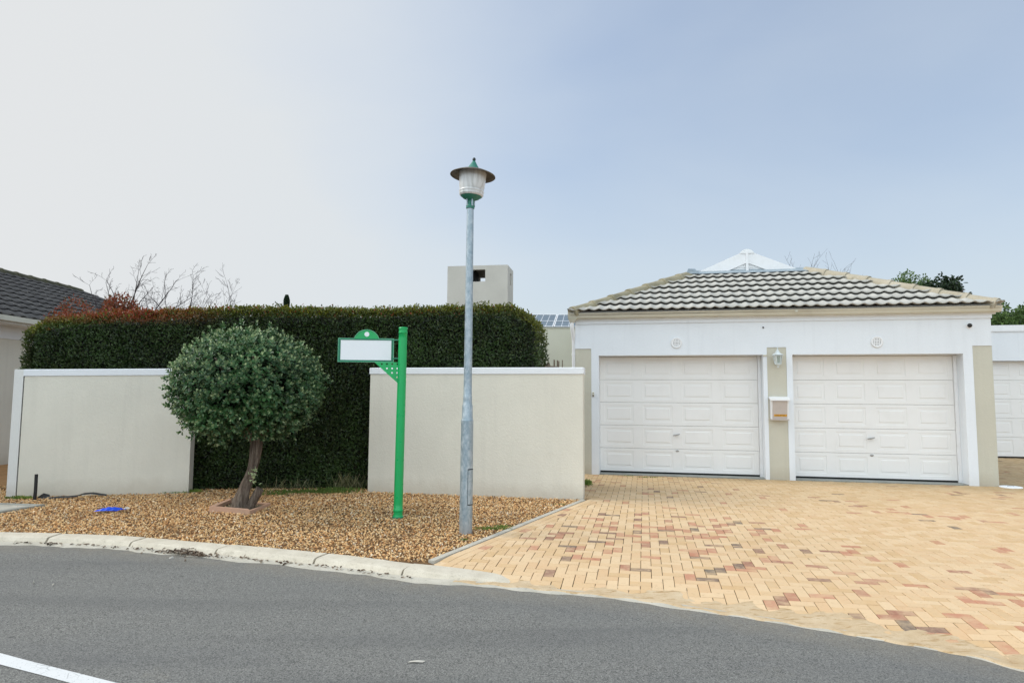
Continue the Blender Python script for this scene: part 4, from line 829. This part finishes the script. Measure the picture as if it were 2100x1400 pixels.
def face(x, y, z, nx, ny, nz, T0, depth):
    p = np.stack([x, y, z], 1); n = np.stack([nx, ny, nz], 1); j = pnoise(p, 5, 2)*.035+rng.uniform(-depth, .02, len(x)); P.append(p+n*j[:, None]); Nn.append(n); T.append(T0)
fr_w = 3
for rep in range(fr_w):
    s = rng.uniform(0, TL, n1); ht = htop(s); z = rng.uniform(0, 1, n1)*ht; x, y, nx, ny = hedge_pt(s, 0)
    rr = np.clip((z-(ht-.14))/.14, 0, 1)**2*.13; x = x+nx*rr; y = y+ny*rr
    endr = np.clip((s-(TL-.28))/.28, 0, 1)**2*.25+np.clip((.25-s)/.25, 0, 1)**2*.2; x = x+nx*endr; y = y+ny*endr
    vis = ((z > 1.55) | ((x > -4.95) & (x < -1.75))) & ((s > .5) | (z > 1.68)); tp = np.clip((z-(ht-.16))/.16, 0, 1)**1.5*.75
    face(x[vis], y[vis], z[vis], -nx[vis], -ny[vis], np.full(vis.sum(), .25), tp[vis], .07)
s = rng.uniform(0, TL, n2); q = rng.uniform(0, 1, n2)**1.3; x, y, nx, ny = hedge_pt(s, q); zt = htop(s)-np.clip((q-.85)/.15, 0, 1)**2*.2; face(x, y, zt+rng.uniform(-.05, .035, n2), nx*0, ny*0, np.ones(n2), rng.uniform(.45, 1, n2), .05)
for e in (0, TL):                         # ends
    k = 4200; q = rng.uniform(0, 1, k); z = rng.uniform(0 if e else .70, 1, k)*htop(np.full(k, e)); x, y, nx, ny = hedge_pt(np.full(k, e), q); sx = ny if e else -ny; sy = -nx if e else nx
    bul = .06*np.sin(np.clip(z/2.5, 0, 1)*3.1); face(x+sx*bul, y+sy*bul, z, sx, sy, np.full(k, .2), np.clip((z-2.2)/.4, 0, 1)*.7+(.25*rng.random(k) if not e else .15*rng.random(k)), .06)
k = 900; s = rng.uniform(.2, TL-.1, k); q = rng.uniform(0, .6, k); x, y, nx, ny = hedge_pt(s, q); face(x, y, htop(s)+rng.uniform(.0, .09, k)*rng.random(k), nx*0, ny*0, np.ones(k), rng.uniform(.2, .8, k), .02)   # stray shoots
P = np.concatenate(P); Nn = np.concatenate(Nn); T = np.concatenate(T); n = len(P)
D = unit(Nn*.55+rdir(n)*.8+np.array([0, 0, .35])); NR = unit(Nn+rdir(n)*.75)
redm = np.clip((-4.4-P[:, 0])/1.2, 0, 1)*np.clip((P[:, 2]-2.45)/.15, 0, 1)*(rng.random(n) < .75)+(rng.random(n) < .05)*np.clip((P[:, 2]-2.6)/.1, 0, 1); T = T*(rng.random(n)*.8+.2)
leaves('foliage', P, D, NR, rng.uniform(.03, .056, n), rng.uniform(.015, .027, n), 'hedge', hg, T, np.clip(redm, 0, 1)*.9)
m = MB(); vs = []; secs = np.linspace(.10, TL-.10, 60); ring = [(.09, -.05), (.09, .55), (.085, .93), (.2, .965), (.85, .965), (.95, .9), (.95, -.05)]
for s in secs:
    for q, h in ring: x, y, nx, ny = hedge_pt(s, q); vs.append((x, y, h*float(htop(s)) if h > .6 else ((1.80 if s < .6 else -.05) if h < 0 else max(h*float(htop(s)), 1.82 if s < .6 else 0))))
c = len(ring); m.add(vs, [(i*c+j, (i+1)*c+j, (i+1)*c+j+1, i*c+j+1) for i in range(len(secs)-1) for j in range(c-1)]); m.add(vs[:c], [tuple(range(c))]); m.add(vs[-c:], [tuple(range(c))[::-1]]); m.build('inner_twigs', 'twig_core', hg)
for k in range(14):
    m = MB()
    s = rng.uniform(2.7, TL-2.6); x, y, nx, ny = hedge_pt(s, .12); m.tube([(x, y, -.05), (x+rng.uniform(-.1, .1), y-.03, .3), (x+rng.uniform(-.2, .2), y-.02, .7)], [.014, .011, .006], 5)
    m.build('stem', 'bark', hg)

# ================================================================== ROUND CLIPPED TREE
tc = V(508, 795, 8.25); tbse = np.array([*G(492, 1042)[:2], 0])
rt = thing('round_tree', tbse, 'small round clipped tree with grey green leaves and a leaning trunk', 'tree')
def rock(a, b): return np.array(a)+(np.array(b)-np.array(a))
rad = np.array([.93, .90, .755])
n = 3600; d = rdir(n); d = d[(d[:, 2] > -.9)]; n = len(d); lump = 1+.045*pnoise(d, 3.2, 4)+.025*pnoise(d, 8, 6)
flat = np.where(d[:, 2] < 0, 1-.10*np.abs(d[:, 2]), 1); cen = tc+d*rad*lump[:, None]*flat[:, None]*rng.uniform(.74, 1.02, n)[:, None]
sh = rng.random(n) < .10; cen[sh] += d[sh]*rng.uniform(.03, .10, sh.sum())[:, None]
low = (d[:, 0] < -.1) & (d[:, 2] < -.45) & (rng.random(n) < .3); cen[low, 2] -= .07
K = 7; axis = unit(d*.9+rdir(n)*.35+np.array([0, 0, .45])); b1 = unit(np.cross(axis, rdir(n))); b2 = np.cross(axis, b1); PP = []; DD = []; NN = []; TT = []; LS = []
for k in range(K):
    a = k*2.4+rng.uniform(0, .5, n); lay = k/K; rad_d = np.cos(a)[:, None]*b1+np.sin(a)[:, None]*b2
    PP.append(cen+axis*(lay*.075-.04)); DD.append(unit(rad_d*(1.05-lay*.75)+axis*(.25+lay*.75))); NN.append(unit(axis+rdir(n)*.25)); TT.append(np.clip((lay-.45)*1.7+.3*(d[:, 2] > .3)*lay+.25*np.clip(-d[:, 0], 0, 1)*lay, 0.02, 1)*rng.uniform(.1, 1, n)); LS.append(np.full(n, 1.12-.5*lay))  # pale tips, coloured paler on top and left to paint the sunlit side
PP, DD, NN, TT = map(np.concatenate, (PP, DD, NN, TT)); n = len(PP); ln = rng.uniform(.042, .062, n)*np.concatenate(LS)
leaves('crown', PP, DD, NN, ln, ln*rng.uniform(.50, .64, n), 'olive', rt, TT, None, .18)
k = 9000; dd = rdir(k); PPi = tc+dd*rad*.98*(rng.uniform(.4, .70, k)[:, None]); o_ = leaves('inner_leaves', PPi, unit(dd+rdir(k)*.8), rdir(k), .055, .028, 'dark_leaf', rt)  # darker copy of the leaves, shade of the crown's gaps put into the colour
m = MB(); tp = [tbse+[0, 0, -.06], tbse+[.0, 0, .06], tbse+[.05, 0, .25], tbse+[.13, .01, .48], tbse+[.17, .01, .72], tbse+[.19, 0, .95], tbse+[.16, 0, 1.2]]; tr = [.115, .092, .072, .066, .070, .064, .05]
vs = []; nr_ = 22
for k, (p, r_) in enumerate(zip(smooth_line(np.array(tp), 5), np.interp(np.linspace(0, 6, 31), range(7), tr))):
    for i in range(nr_): a = i/nr_*6.2832; rr = r_*(1+.14*math.sin(a*4+k*.22)+.07*math.sin(a*9-k*.3)+.03*random.uniform(-1, 1)); vs.append(p+np.array([math.cos(a)*rr, math.sin(a)*rr, 0]))
m.add(vs, [(k*nr_+i, k*nr_+(i+1) % nr_, (k+1)*nr_+(i+1) % nr_, (k+1)*nr_+i) for k in range(30) for i in range(nr_)], True)
top = tbse+[.17, 0, 1.1]
for k in range(11): a = k*.571*2; e = tc+np.array([math.cos(a)*.75, math.sin(a)*.7, random.uniform(-.25, .5)]); m.tube([top+[0, 0, -.25], (top+e)/2+[0, 0, -.08], e], [.05, .028, .01], 7)
m.build('trunk', 'bark', rt)
m = MB(); m.tube([tbse+[.12, -.02, .0], tbse+[.18, -.03, .12], tbse+[.255, -.03, .25]], [.055, .055, .05], 9, jitter=.12); m.tube([tbse+[-.07, .02, .0], tbse+[-.10, .02, .13]], [.04, .02], 7, jitter=.1); m.build('cut_stub', 'bark', rt)
k = 26; bp = tbse+np.array([.20, -.11, .42]); pp = bp+np.stack([rng.normal(0, .02, k), rng.normal(0, .015, k), rng.uniform(-.13, .09, k)], 1); leaves('sprout', pp, rdir(k)+[0, 0, .6], rdir(k), .045, .02, 'olive', rt, np.full(k, .8))
# terracotta edging round the trunk
pa, pb, pc = G(428, 1047), G(513, 1052), G(545, 1034); q = [G(428, 1048)[:2], G(512, 1054)[:2], G(556, 1036)[:2], G(470, 1031)[:2]]
pe = thing('planter_edging', (*np.mean(q, 0), 0), 'low terracotta coloured kerb frame around the round tree trunk', 'planter'); m = MB(); cq = np.mean(q, 0)
for i in range(4):
    a, b = np.array(q[i]), np.array(q[(i+1) % 4]); ia, ib = a+(cq-a)*.17, b+(cq-b)*.17; hz_ = .062 if i in (0, 3) else .035
    a2, b2 = a+(cq-a)*.02, b+(cq-b)*.02
    m.hexa([(*a, -.03), (*b, -.03), (*ib, -.03), (*ia, -.03), (*a2, hz_), (*b2, hz_-(.012 if i == 0 else 0)), (*ib, hz_-.008), (*ia, hz_-.004)])
m.build('frame', 'terracotta', pe); m = MB(); m.add([(*(p+(cq-p)*.15), .012) for p in map(np.array, q)], [(0, 1, 2, 3)]); m.build('soil', 'soil', pe)

# ================================================================== other trees
def branch(m, p, d, L, r, depth, up):
    n = 7; pts = [p]; rs = [r]; q = p.copy(); dd = d.copy(); w = rdir(1)[0]*.10
    for k in range(n): dd = unit(dd+w+rdir(1)[0]*.13+np.array([0, 0, up])); q = q+dd*L/n; pts.append(q.copy()); rs.append(max(r*(1-.12*(k+1)), .0022))
    m.tube(pts, rs, 4 if r < .012 else 6, caps=False)
    if depth > 0:
        for i in range(1, n+1):
            for _ in range(random.choice((1, 2, 2)) if depth > 1 else random.choice((0, 1, 1))):
                t = unit(pts[i]-pts[i-1]); nd = unit(t+unit(np.cross(t, rdir(1)[0]))*random.uniform(.55, .95)); branch(m, pts[i], nd, L*random.uniform(.22, .42)*(1.15-.09*i), rs[i]*.6, depth-1, up*.8)
def bare_tree(base, h, label, seed, stems=4, depth=2, fan=.45, z0=1.9, r=.022):
    global rng
    keep_ = rng; rng = np.random.default_rng(seed); random.seed(seed); t = thing('bare_tree', base, label, 'tree', 'leafless trees beyond the hedge and garage'); b = np.array(base, float)
    m = MB(); m.tube([b+[0, 0, -.1], b+[.02, 0, z0*.5], b+[0, 0, z0+.05]], [.07, .055, .04], 8); m.build('trunk', 'twig', t)
    m = MB()
    for k in range(stems):
        a = -fan+2*fan*(k+.5)/stems+random.uniform(-.08, .08); d = unit(np.array([math.sin(a), random.uniform(-.3, .3), math.cos(a)])); branch(m, b+[0, 0, z0], d, (h-z0)*random.uniform(.72, 1.0), r, depth, .035+.06*abs(math.sin(a)))
    m.build('crown', 'twig', t); rng = keep_
def at_px(x, Y): return (float(V(x, 700, Y)[0]), Y, 0.)
bare_tree(at_px(268, 12.5), 4.05, 'largest leafless tree behind the left end of the hedge', 11, 11, 2, 1.05, 2.2, .020)
bare_tree(at_px(372, 13.5), 4.0, 'smaller leafless tree just right of the largest one behind the hedge', 5, 8, 2, .9, 2.4, .013)
bare_tree(at_px(460, 14.5), 4.1, 'faint leafless tree, third from the left above the hedge', 23, 4, 2, .5, 2.5, .010)
bare_tree(at_px(1648, 17), 5.5, 'thin bare twigs just right of the white gablet', 8, 4, 1, .3, 4.2, .009)
bare_tree(at_px(1722, 18), 5.55, 'row of thin bare twigs above the right roof hip', 31, 8, 1, .75, 4.2, .009)
random.seed(99)
def leafy(base, top, r, label, mat, n, ls, name='broadleaf_tree', rz=None, group=None):
    t = thing(name, base, label, 'tree', group); b = np.array(base, float); rz = rz or r; c = b+[0, 0, top-rz]
    m = MB(); m.tube([b+[0, 0, -.1], b+[.05, 0, (top-rz)*.5], c], [r*.12+.03, r*.1+.02, .03], 8)
    for k in range(9): e = c+rdir(1)[0]*[r*.8, r*.8, rz*.8]; m.tube([c-[0, 0, rz*.5], (c+e)/2, e], [.035, .02, .008], 5)
    m.build('trunk', 'bark', t); nc = 46; cc = c+rdir(nc)*np.array([r, r, rz])*rng.uniform(.35, .92, nc)[:, None]; w = rng.integers(0, nc, n); dd = rdir(n); cr = rng.uniform(.14, .26, nc)*r*1.25
    pp = cc[w]+dd*(cr[w]*rng.uniform(.5, 1.05, n))[:, None]; leaves('crown', pp, unit(dd+rdir(n)*.7+[0, 0, -.1]), unit(dd+rdir(n)*.5), rng.uniform(.7, 1.2, n)*ls, rng.uniform(.4, .6, n)*ls, mat, t)
def ztop(x, y, Y): return float(V(x, y, Y)[2])
leafy(at_px(1946, 15.5), ztop(1946, 560, 15.5), .50, 'dark leafy tree peeping over the right roof hip', 'dark_leaf', 2000, .10, rz=.6)
leafy(at_px(1862, 19), ztop(1862, 556, 19), .70, 'light green treetop above the middle of the right roof hip', 'far_leaf', 3600, .07, rz=.6)
leafy(at_px(2062, 22), ztop(2062, 618, 22), 1.15, 'bushy green tree above the flat-topped garage', 'far_leaf', 9000, .12, rz=1.3)
leafy(at_px(2110, 26), ztop(2100, 650, 26), 1.5, 'dark hedge-like tree behind the flat-topped garage at the frame edge', 'dark_leaf', 5000, .14)
rb = at_px(222, 11.4); leafy(rb, ztop(230, 609, 11.4), .92, 'bush with red new leaves behind the left end of the hedge', 'red_leaf', 17000, .045, 'red_bush', .75)
# slim cypress
cy = at_px(585, 20); zt = ztop(584, 609, 20); t = thing('cypress', cy, 'slim dark cypress tip above the middle of the hedge', 'tree'); m = MB(); m.tube([np.array(cy)+[0, 0, -.1], np.array(cy)+[0, 0, zt-.3]], [.07, .01], 7); m.build('trunk', 'bark', t)
n = 9000; zz = rng.uniform(.3, 1, n)**.8; rr = .30*(1-zz)**.5*(.8+.2*np.sin(zz*60)); a = rng.uniform(0, 6.28, n); pp = np.stack([cy[0]+np.cos(a)*rr, cy[1]+np.sin(a)*rr, zz*zt], 1); leaves('crown', pp, unit(np.stack([np.cos(a)*.4, np.sin(a)*.4, np.ones(n)], 1)), rdir(n), .09, .04, 'dark_leaf', t)

# ================================================================== STREET LAMP
LB = np.array([*G(955, 1092)[:2], 0]); LY = LB[1]; ltop = V(964.5, 425, LY)
sl_t = thing('street_lamp', LB, 'galvanised street lamp post with a hat shaped head', 'street lamp')
zp = lambda y, x=960: float(V(x, y, LY)[2]); lean = (ltop-LB)/ltop[2]
def axis(z): return LB+lean*z
def pole(m, rows, n=28):
    vs = []
    for r, z in rows:
        c = axis(z); vs += [c+np.array([math.cos(a)*r, math.sin(a)*r, 0]) for a in np.linspace(0, 2*math.pi, n, endpoint=False)]
    m.add(vs, [(k*n+i, k*n+(i+1) % n, (k+1)*n+(i+1) % n, (k+1)*n+i) for k in range(len(rows)-1) for i in range(n)], True); m.add(vs[-n:], [tuple(range(n))]); return m
z1, z2, z3, z4 = zp(862), zp(858), zp(832), zp(812)
m = MB(); pole(m, [(.069, -.06), (.068, .3), (.0655, z1-.002), (.0655, z1)]); lo_ = m.build('base_section', 'galv', sl_t)
m = MB(); 
def door_patch(r, a0, a1, za, zb, n=8):
    vs = []
    for z in (za, zb):
        for a in np.linspace(a0, a1, n): c = axis(z); vs.append(c+np.array([math.cos(a)*r, math.sin(a)*r, 0]))
    m.add(vs, [(i, i+1, n+i+1, n+i) for i in range(n-1)], True)
door_patch(.0700, -1.25, -.15, zp(1032), zp(962)); m.build('access_door', 'galv', lo_)
m = MB(); door_patch(.0692, -1.31, -.09, zp(1034), zp(960)); m.build('door_gap', 'dark', lo_)
m = MB(); pole(m, [(.0655, z1+.0005), (.058, z2+.004), (.056, z3), (.050, z3+.02), (.0475, z4-.03), (.0475, z4), (.0445, z4+.008), (.044, zp(780)), (.042, 2.2), (.0375, ltop[2])]); m.build('upper_pole', 'galv', sl_t)
hc = axis(ltop[2]); tl = math.radians(3.8); Lm = np.array([[math.cos(tl), 0, math.sin(tl)], [0, 1, 0], [-math.sin(tl), 0, math.cos(tl)]]); h = lambda y: zp(y)-ltop[2]
hd = MB(); hd.lathe([(.045, h(428)), (.047, h(424)), (.047, h(421)), (.036, h(420)), (.036, h(410)), (.05, h(409))], hc, 20, Lm, True); cl = hd.build('collar', 'verdigris', sl_t)
for k in range(4):
    m = MB(); a = k*1.57+.5; c = hc+Lm@np.array([math.cos(a)*.043, math.sin(a)*.043, h(418)]); m.tube([c-[0, 0, .03], c+[0, 0, .045]], .011, 6); m.build('clamp_bolt', 'galv', cl)
m = MB(); m.lathe([(.04, h(411)), (.09, h(407)), (.118, h(402)), (.122, h(400)), (.10, h(399))], hc, 40, Lm, True); m.build('bowl', 'verdigris', sl_t)
m = MB(); m.lathe([(.118, h(403)), (.130, h(401)), (.135, h(398.5)), (.131, h(396.5)), (.137, h(395)), (.139, h(393)), (.132, h(391))], hc, 48, Lm, True, False); m.build('lower_ring', 'diffuser', sl_t)
m = MB(); m.lathe([(.128, h(393)), (.139, h(384)), (.145, h(372)), (.150, h(360)), (.151, h(354)), (.148, h(353.6))], hc, 48, Lm, True, False); m.build('diffuser', 'diffuser', sl_t)
m = MB(); m.lathe([(.148, h(354.5)), (.17, h(354)), (.21, h(357.5)), (.246, h(361.6)), (.250, h(361)), (.247, h(359.8)), (.21, h(356.4)), (.17, h(353.2)), (.10, h(352.2)), (.06, h(352))], hc, 56, Lm, True, False)
m.build('brim', 'brim', sl_t)
m = MB(); m.lathe([(.098, h(354)), (.082, h(350)), (.064, h(345)), (.044, h(339.5)), (.028, h(334.5)), (.017, h(331)), (.012, h(330))], hc, 32, Lm, True, False); m.build('crown_cone', 'verdigris', sl_t)
m = MB(); m.lathe([(.010, h(331)), (.017, h(329)), (.0185, h(326.5)), (.014, h(324.4)), (.006, h(323.2)), (0, h(323))], hc, 16, Lm, True, False); m.build('finial', 'finial', sl_t)

# ================================================================== GREEN STREET SIGN
SB = np.array([*G(816, 1061)[:2], 0]); SY = SB[1]; stp = V(827, 671, SY)
sg = thing('street_sign', SB, 'bright green street sign post with a blank white name board', 'street sign')
sz = lambda y, x=820: float(V(x, y, SY)[2]); sln = (stp-SB)/stp[2]; sax = lambda z: SB+sln*z
def crisp(rows):
    o = [rows[0]]
    for (r0, z0), (r1, z1) in zip(rows[:-1], rows[1:]): o += [(r0+(r1-r0)*t, z0+(z1-z0)*t) for t in (.06, .94)]+[(r1, z1)]
    return o
def spole(m, rows, n=28):
    vs = []; rows = crisp(rows)
    for r, z in rows: c = sax(z); vs += [c+np.array([math.cos(a)*r, math.sin(a)*r, 0]) for a in np.linspace(0, 2*math.pi, n, endpoint=False)]
    m.add(vs, [(k*n+i, k*n+(i+1) % n, (k+1)*n+(i+1) % n, (k+1)*n+i) for k in range(len(rows)-1) for i in range(n)], True); m.add(vs[-n:], [tuple(range(n))]); return m
ZTp = stp[2]; m = MB(); spole(m, [(.061, -.03), (.061, .015), (.054, .035), (.054, .075), (.060, .080), (.060, .092), (.0535, .097), (.0525, 1.2), (.050, ZTp-.075), (.056, ZTp-.070), (.056, ZTp-.062), (.050, ZTp-.057), (.050, ZTp-.022), (.056, ZTp-.018), (.056, ZTp-.010), (.050, ZTp-.001), (.02, ZTp+.002)]); m.build('post', 'green', sg)
m = MB(); spole(m, [(.069, -.02), (.069, .012), (.062, .016)]); m.build('foot_flange', 'green_dark', sg)
yaw = math.radians(4); bu = np.array([math.cos(yaw), math.sin(yaw), 0]); bn = np.array([math.sin(yaw), -math.cos(yaw), 0]); bo = V(693, 742, SY); bo = np.array([bo[0], SY, 0]); bw = float(V(806, 742, SY)[0]-bo[0]); zb, zt_ = sz(742, 750), sz(693.5, 750)
BP = lambda a, z, t: bo+bu*a+bn*t+np.array([0, 0, z])
cxa = bw*.507; rdm = bw*.235
def dome(off, base):            # outline of the board with its round head
    pts = [(0+off, zb+off), (bw-off, zb+off), (bw-off, zt_-off)]; zr = zt_-off; r = rdm-off; cz = zt_-.048
    for a in np.linspace(math.asin(min(1, (zr-cz)/r)), math.pi-math.asin(min(1, (zr-cz)/r)), 22): pts.append((cxa+r*math.cos(a), cz+r*math.sin(a)))
    pts.append((off, zt_-off)); return pts
holed_plate('board', dome(0, 0), [], .022, lambda a, b, t: BP(a, b, t), 'green', sg)
bd = sg.children[-1]
inner = [(.029, zb+.024), (bw-.029, zb+.024), (bw-.029, zt_-.022), (.029, zt_-.022)]
holed_plate('board_frame', dome(-.001, 0), [dome(.0045, 0)], .006, lambda a, b, t: BP(a, b, t+.0145), 'green_pale', sg)
m = MB(); out = [(.006, zb+.005), (bw-.006, zb+.005), (bw-.006, zt_-.004), (.006, zt_-.004)]; inn = inner
for i in range(4): a, b, c, d = out[i], out[(i+1) % 4], inn[(i+1) % 4], inn[i]; m.hexa([BP(*q, .0115) for q in (a, b, c, d)]+[BP(*q, .0165) for q in (a, b, c, d)])
m.build('inner_frame', 'green_dark', sg)
m = MB(); m.hexa([BP(*q, .0112) for q in inner]+[BP(*q, .0135) for q in inner]); m.build('name_panel', 'sign_face', sg)
A2 = np.array([bu, [0, 0, 1], bn]).T; m = MB(); m.lathe([(.029, 0), (.029, .003), (0, .0031)], BP(cxa+.002, sz(685, 752), .0115), 24, A2, False, False); m.build('round_emblem', 'sign_face', sg)
for y in (697, 735):
    m = MB(); z = sz(y); c = sax(z); m.tube([BP(bw-.03, z, .0), c+[0, 0, 0]], .009, 8); m.build('fixing_arm', 'green_dark', sg)
tx0 = float(V(768, 743, SY)[0]); tx1 = float(V(818, 743, SY)[0]); ta, tc_ = zb-.0015, sz(787, 817); w_ = tx1-tx0+.012; hh = ta-tc_
oxx = lambda a, b, t: np.array([tx0+a, SY+t-.004, b]); st = hh/4.35; holes = []
for r in range(4):
    for c in range(4-r): holes.append(circ(w_-.028-c*w_*.205, ta-.020-r*st*.88-.002, .0112, 12))
holed_plate('bracket', [(0, ta), (w_, ta), (w_, tc_), (w_-.012, tc_+.002)], holes, .007, oxx, 'green', sg)

# ================================================================== small things on the verge
pb_ = G(71, 1024); t = thing('plastic_pipe', pb_, 'upright black plastic pipe stub before the left wall', 'pipe'); m = MB(); zt = float(V(73, 972, pb_[1])[2]); p = pb_; m.tube([p+[0, 0, -.03], p+[.004, 0, .15], p+[0.002, 0, zt]], [.021, .020, .0205], 14, caps=False)
m.tube([p+[0, 0, .0], p+[0.002, 0, zt-.002]], .014, 12); m.build('tube', 'black', t)
c = G(87, 1021); t = thing('plastic_scrap', c, 'folded black plastic scrap at the foot of the upright pipe', 'scrap'); m = MB(); m.add([c+[-.09, 0, .0], c+[.0, -.03, .0], c+[.09, .02, .0], c+[-.05, .02, .02], c+[.02, -.01, .07], c+[.075, .03, .045], c+[-.02, .06, .0], c+[.05, .07, .0]], [(0, 1, 4, 3), (1, 2, 5, 4), (3, 4, 7, 6), (4, 5, 7), (0, 3, 6)]); m.build('sheet', 'black', t)
t = thing('flat_hose', G(175, 1020), 'flattened black hose lying along the foot of the left wall', 'hose'); pts = [G(x, y)+[0, 0, z] for x, y, z in [(100, 1023, .0), (118, 1022, .012), (140, 1021, .01), (158, 1021, .022), (172, 1019, .038), (190, 1018, .04), (205, 1017.5, .022), (218, 1017, .008)]]; m = MB(); vs = []
for k, p in enumerate(pts): w = .022*math.sin(math.pi*(k+.6)/(len(pts)+.2))+.006; vs += [p+[0, -w, .0], p+[0, -w*.5, .014], p+[0, w*.6, .02], p+[0, w, .002]]
m.add(vs, [(k*4+j, (k+1)*4+j, (k+1)*4+j+1, k*4+j+1) for k in range(len(pts)-1) for j in range(3)], True); m.build('tube', 'black', t)
c = G(226, 1049); t = thing('blue_scrap', c, 'crumpled bright blue plastic scrap lying on the gravel', 'litter'); m = MB(); vs = []; nx_, ny_ = 13, 7
for i in range(nx_):
    for j in range(ny_):
        a, b = i/(nx_-1)-.5, j/(ny_-1)-.5; e = math.cos(a*2.6)*math.cos(b*2.4); vs.append(c+[a*.25+b*.06, b*.17*(.55+.45*math.cos(a*3))+a*.05, .012+.042*e+.010*math.sin(i*2.1)*math.sin(j*1.7)])
m.add(vs, [(i*ny_+j, (i+1)*ny_+j, (i+1)*ny_+j+1, i*ny_+j+1) for i in range(nx_-1) for j in range(ny_-1)]); m.build('sheet', 'blue', t)
for (px, py, s_, lb) in ((257, 1046, .055, 'pale paper scrap just right of the blue scrap on the gravel'), (207, 1051, .04, 'pale paper scrap just left of the blue scrap on the gravel'), (854, 1358, .05, 'pale curled litter lying on the asphalt near the bottom')):
    c = G(px, py, ZR if py > 1200 else 0); t = thing('paper_scrap', c, lb, 'litter', 'pale litter scraps'); m = MB(); q = [(-1, -.3, .1), (-.2, -.45, .35), (.7, -.3, .1), (1, .2, .3), (.2, .4, .55), (-.7, .35, .2)]; flat = .3 if py > 1200 else 1
    m.add([c+np.array([a*s_, b*s_*(.5 if py > 1200 else 1), z*s_*flat+.012*flat]) for a, b, z in q], [(0, 1, 4, 5), (1, 2, 3, 4)]); m.build('sheet', 'litter', t)
for k, (px, py, lb, cmat) in enumerate(((70, 1196, 'pale pebble on the asphalt at the far left', 'litter'), (109, 1200, 'second pale pebble on the asphalt, right of the leftmost one', 'litter'), (351, 1144, 'white pebble on the asphalt below the leaf pile', 'litter'), (290, 1135, 'dark twig bit on the asphalt left of the leaf pile', 'wood'), (380, 1150, 'dark twig bit on the asphalt below the leaf pile', 'wood'))):
    c = G(px, py, ZR); s_ = .016
    x_, y_, z_ = c; o_ = stones('pebble', np.array([x_]), np.array([y_]), np.array([z_+.007]), np.array([s_]), cmat); tag(o_, lb, 'pebble', 'pebbles on the asphalt')
# service cover at the far left
t = thing('service_cover', G(30, 1042), 'grey stone-filled service cover with concrete rim at the left edge', 'service cover'); A_, B_, C_ = G(-60, 1032)[:2], G(92, 1037)[:2], G(-60, 1062)[:2]; cc_ = (A_+B_+C_)/3; m = MB(); tri = [A_, C_, B_]
for i in range(3): a, b = tri[i], tri[(i+1) % 3]; ia, ib = a+(cc_-a)*.26, b+(cc_-b)*.26; m.hexa([(*a, -.02), (*b, -.02), (*ib, -.02), (*ia, -.02), (*a, .022), (*b, .022), (*ib, .022), (*ia, .022)])
m.build('rim', 'slab', t); m = MB(); m.add([(*(p+(cc_-p)*.25), .014) for p in tri], [(0, 1, 2)]); m.build('infill', 'gutter_conc', t)
# leaf litter along the kerb
k = 420; x = np.concatenate([rng.normal(G(400, 1128, ZR)[0], .13, 260), rng.uniform(-4.9, -.8, k-260)]); P_ = []
for i, xx in enumerate(x): yy = float(road_y(xx))-rng.uniform(-.004, .06)-(abs(rng.normal(0, .025)) if i < 260 else 0); P_.append((xx, yy, ZR+.012+(rng.uniform(0, .04)*math.exp(-((xx-x[:260].mean())/.12)**2) if i < 260 else 0)))
P_ = np.array(P_); d = rdir(k)*[1, 1, .25]; o_ = leaves('dry_leaves', P_, d, unit(rdir(k)*.5+[0, 0, 1]), rng.uniform(.018, .05, k), rng.uniform(.006, .018, k), 'dry', None, fold=.5); tag(o_, 'dry brown leaves gathered against the kerb', 'leaf litter', kind='stuff')
# weeds and moss tufts
def blades(centres, name, mat, label, wide):
    P_ = []; D_ = []; L_ = []
    for (px, py, sx, sy, cnt, h) in centres:
        c = G(px, py); n = cnt; q = np.stack([rng.normal(0, sx, n)+c[0], rng.normal(0, sy, n)+c[1], np.full(n, .0)], 1); P_.append(q); D_.append(unit(rdir(n)*.6+[0, 0, 1])); L_.append(rng.uniform(.4, 1, n)*h)
    P_, D_, L_ = map(np.concatenate, (P_, D_, L_)); tag(leaves(name, P_, D_, rdir(len(P_)), L_, L_*wide, mat, None), label, 'weeds', kind='stuff')
blades([(42, 1022, .10, .03, 260, .05), (205, 1015, .05, .01, 20, .04), (345, 1011, .16, .02, 90, .04), (392, 1009, .09, .03, 170, .06), (640, 1010, .32, .06, 700, .06), (690, 1006, .18, .04, 300, .07), (560, 1014, .12, .05, 160, .05), (1010, 1085, .10, .028, 330, .035), (1030, 1080, .05, .015, 160, .03), (1150, 1035, .06, .02, 50, .03), (1205, 993, .03, .09, 150, .09), (1330, 979, .12, .01, 120, .03), (1290, 976, .06, .01, 50, .03), (950, 1107, .03, .02, 40, .03), (500, 1037, .06, .04, 60, .06)], 'grass', 'grass', 'small green weeds growing in the gravel and joints', .22)
blades([(720, 1002, .16, .05, 130, .32), (620, 1004, .25, .04, 60, .22), (560, 1006, .3, .03, 40, .16)], 'dry_grass', 'straw', 'long thin blades at the foot of the hedge', .035)
# sprig from the hedge reaching over the wall end
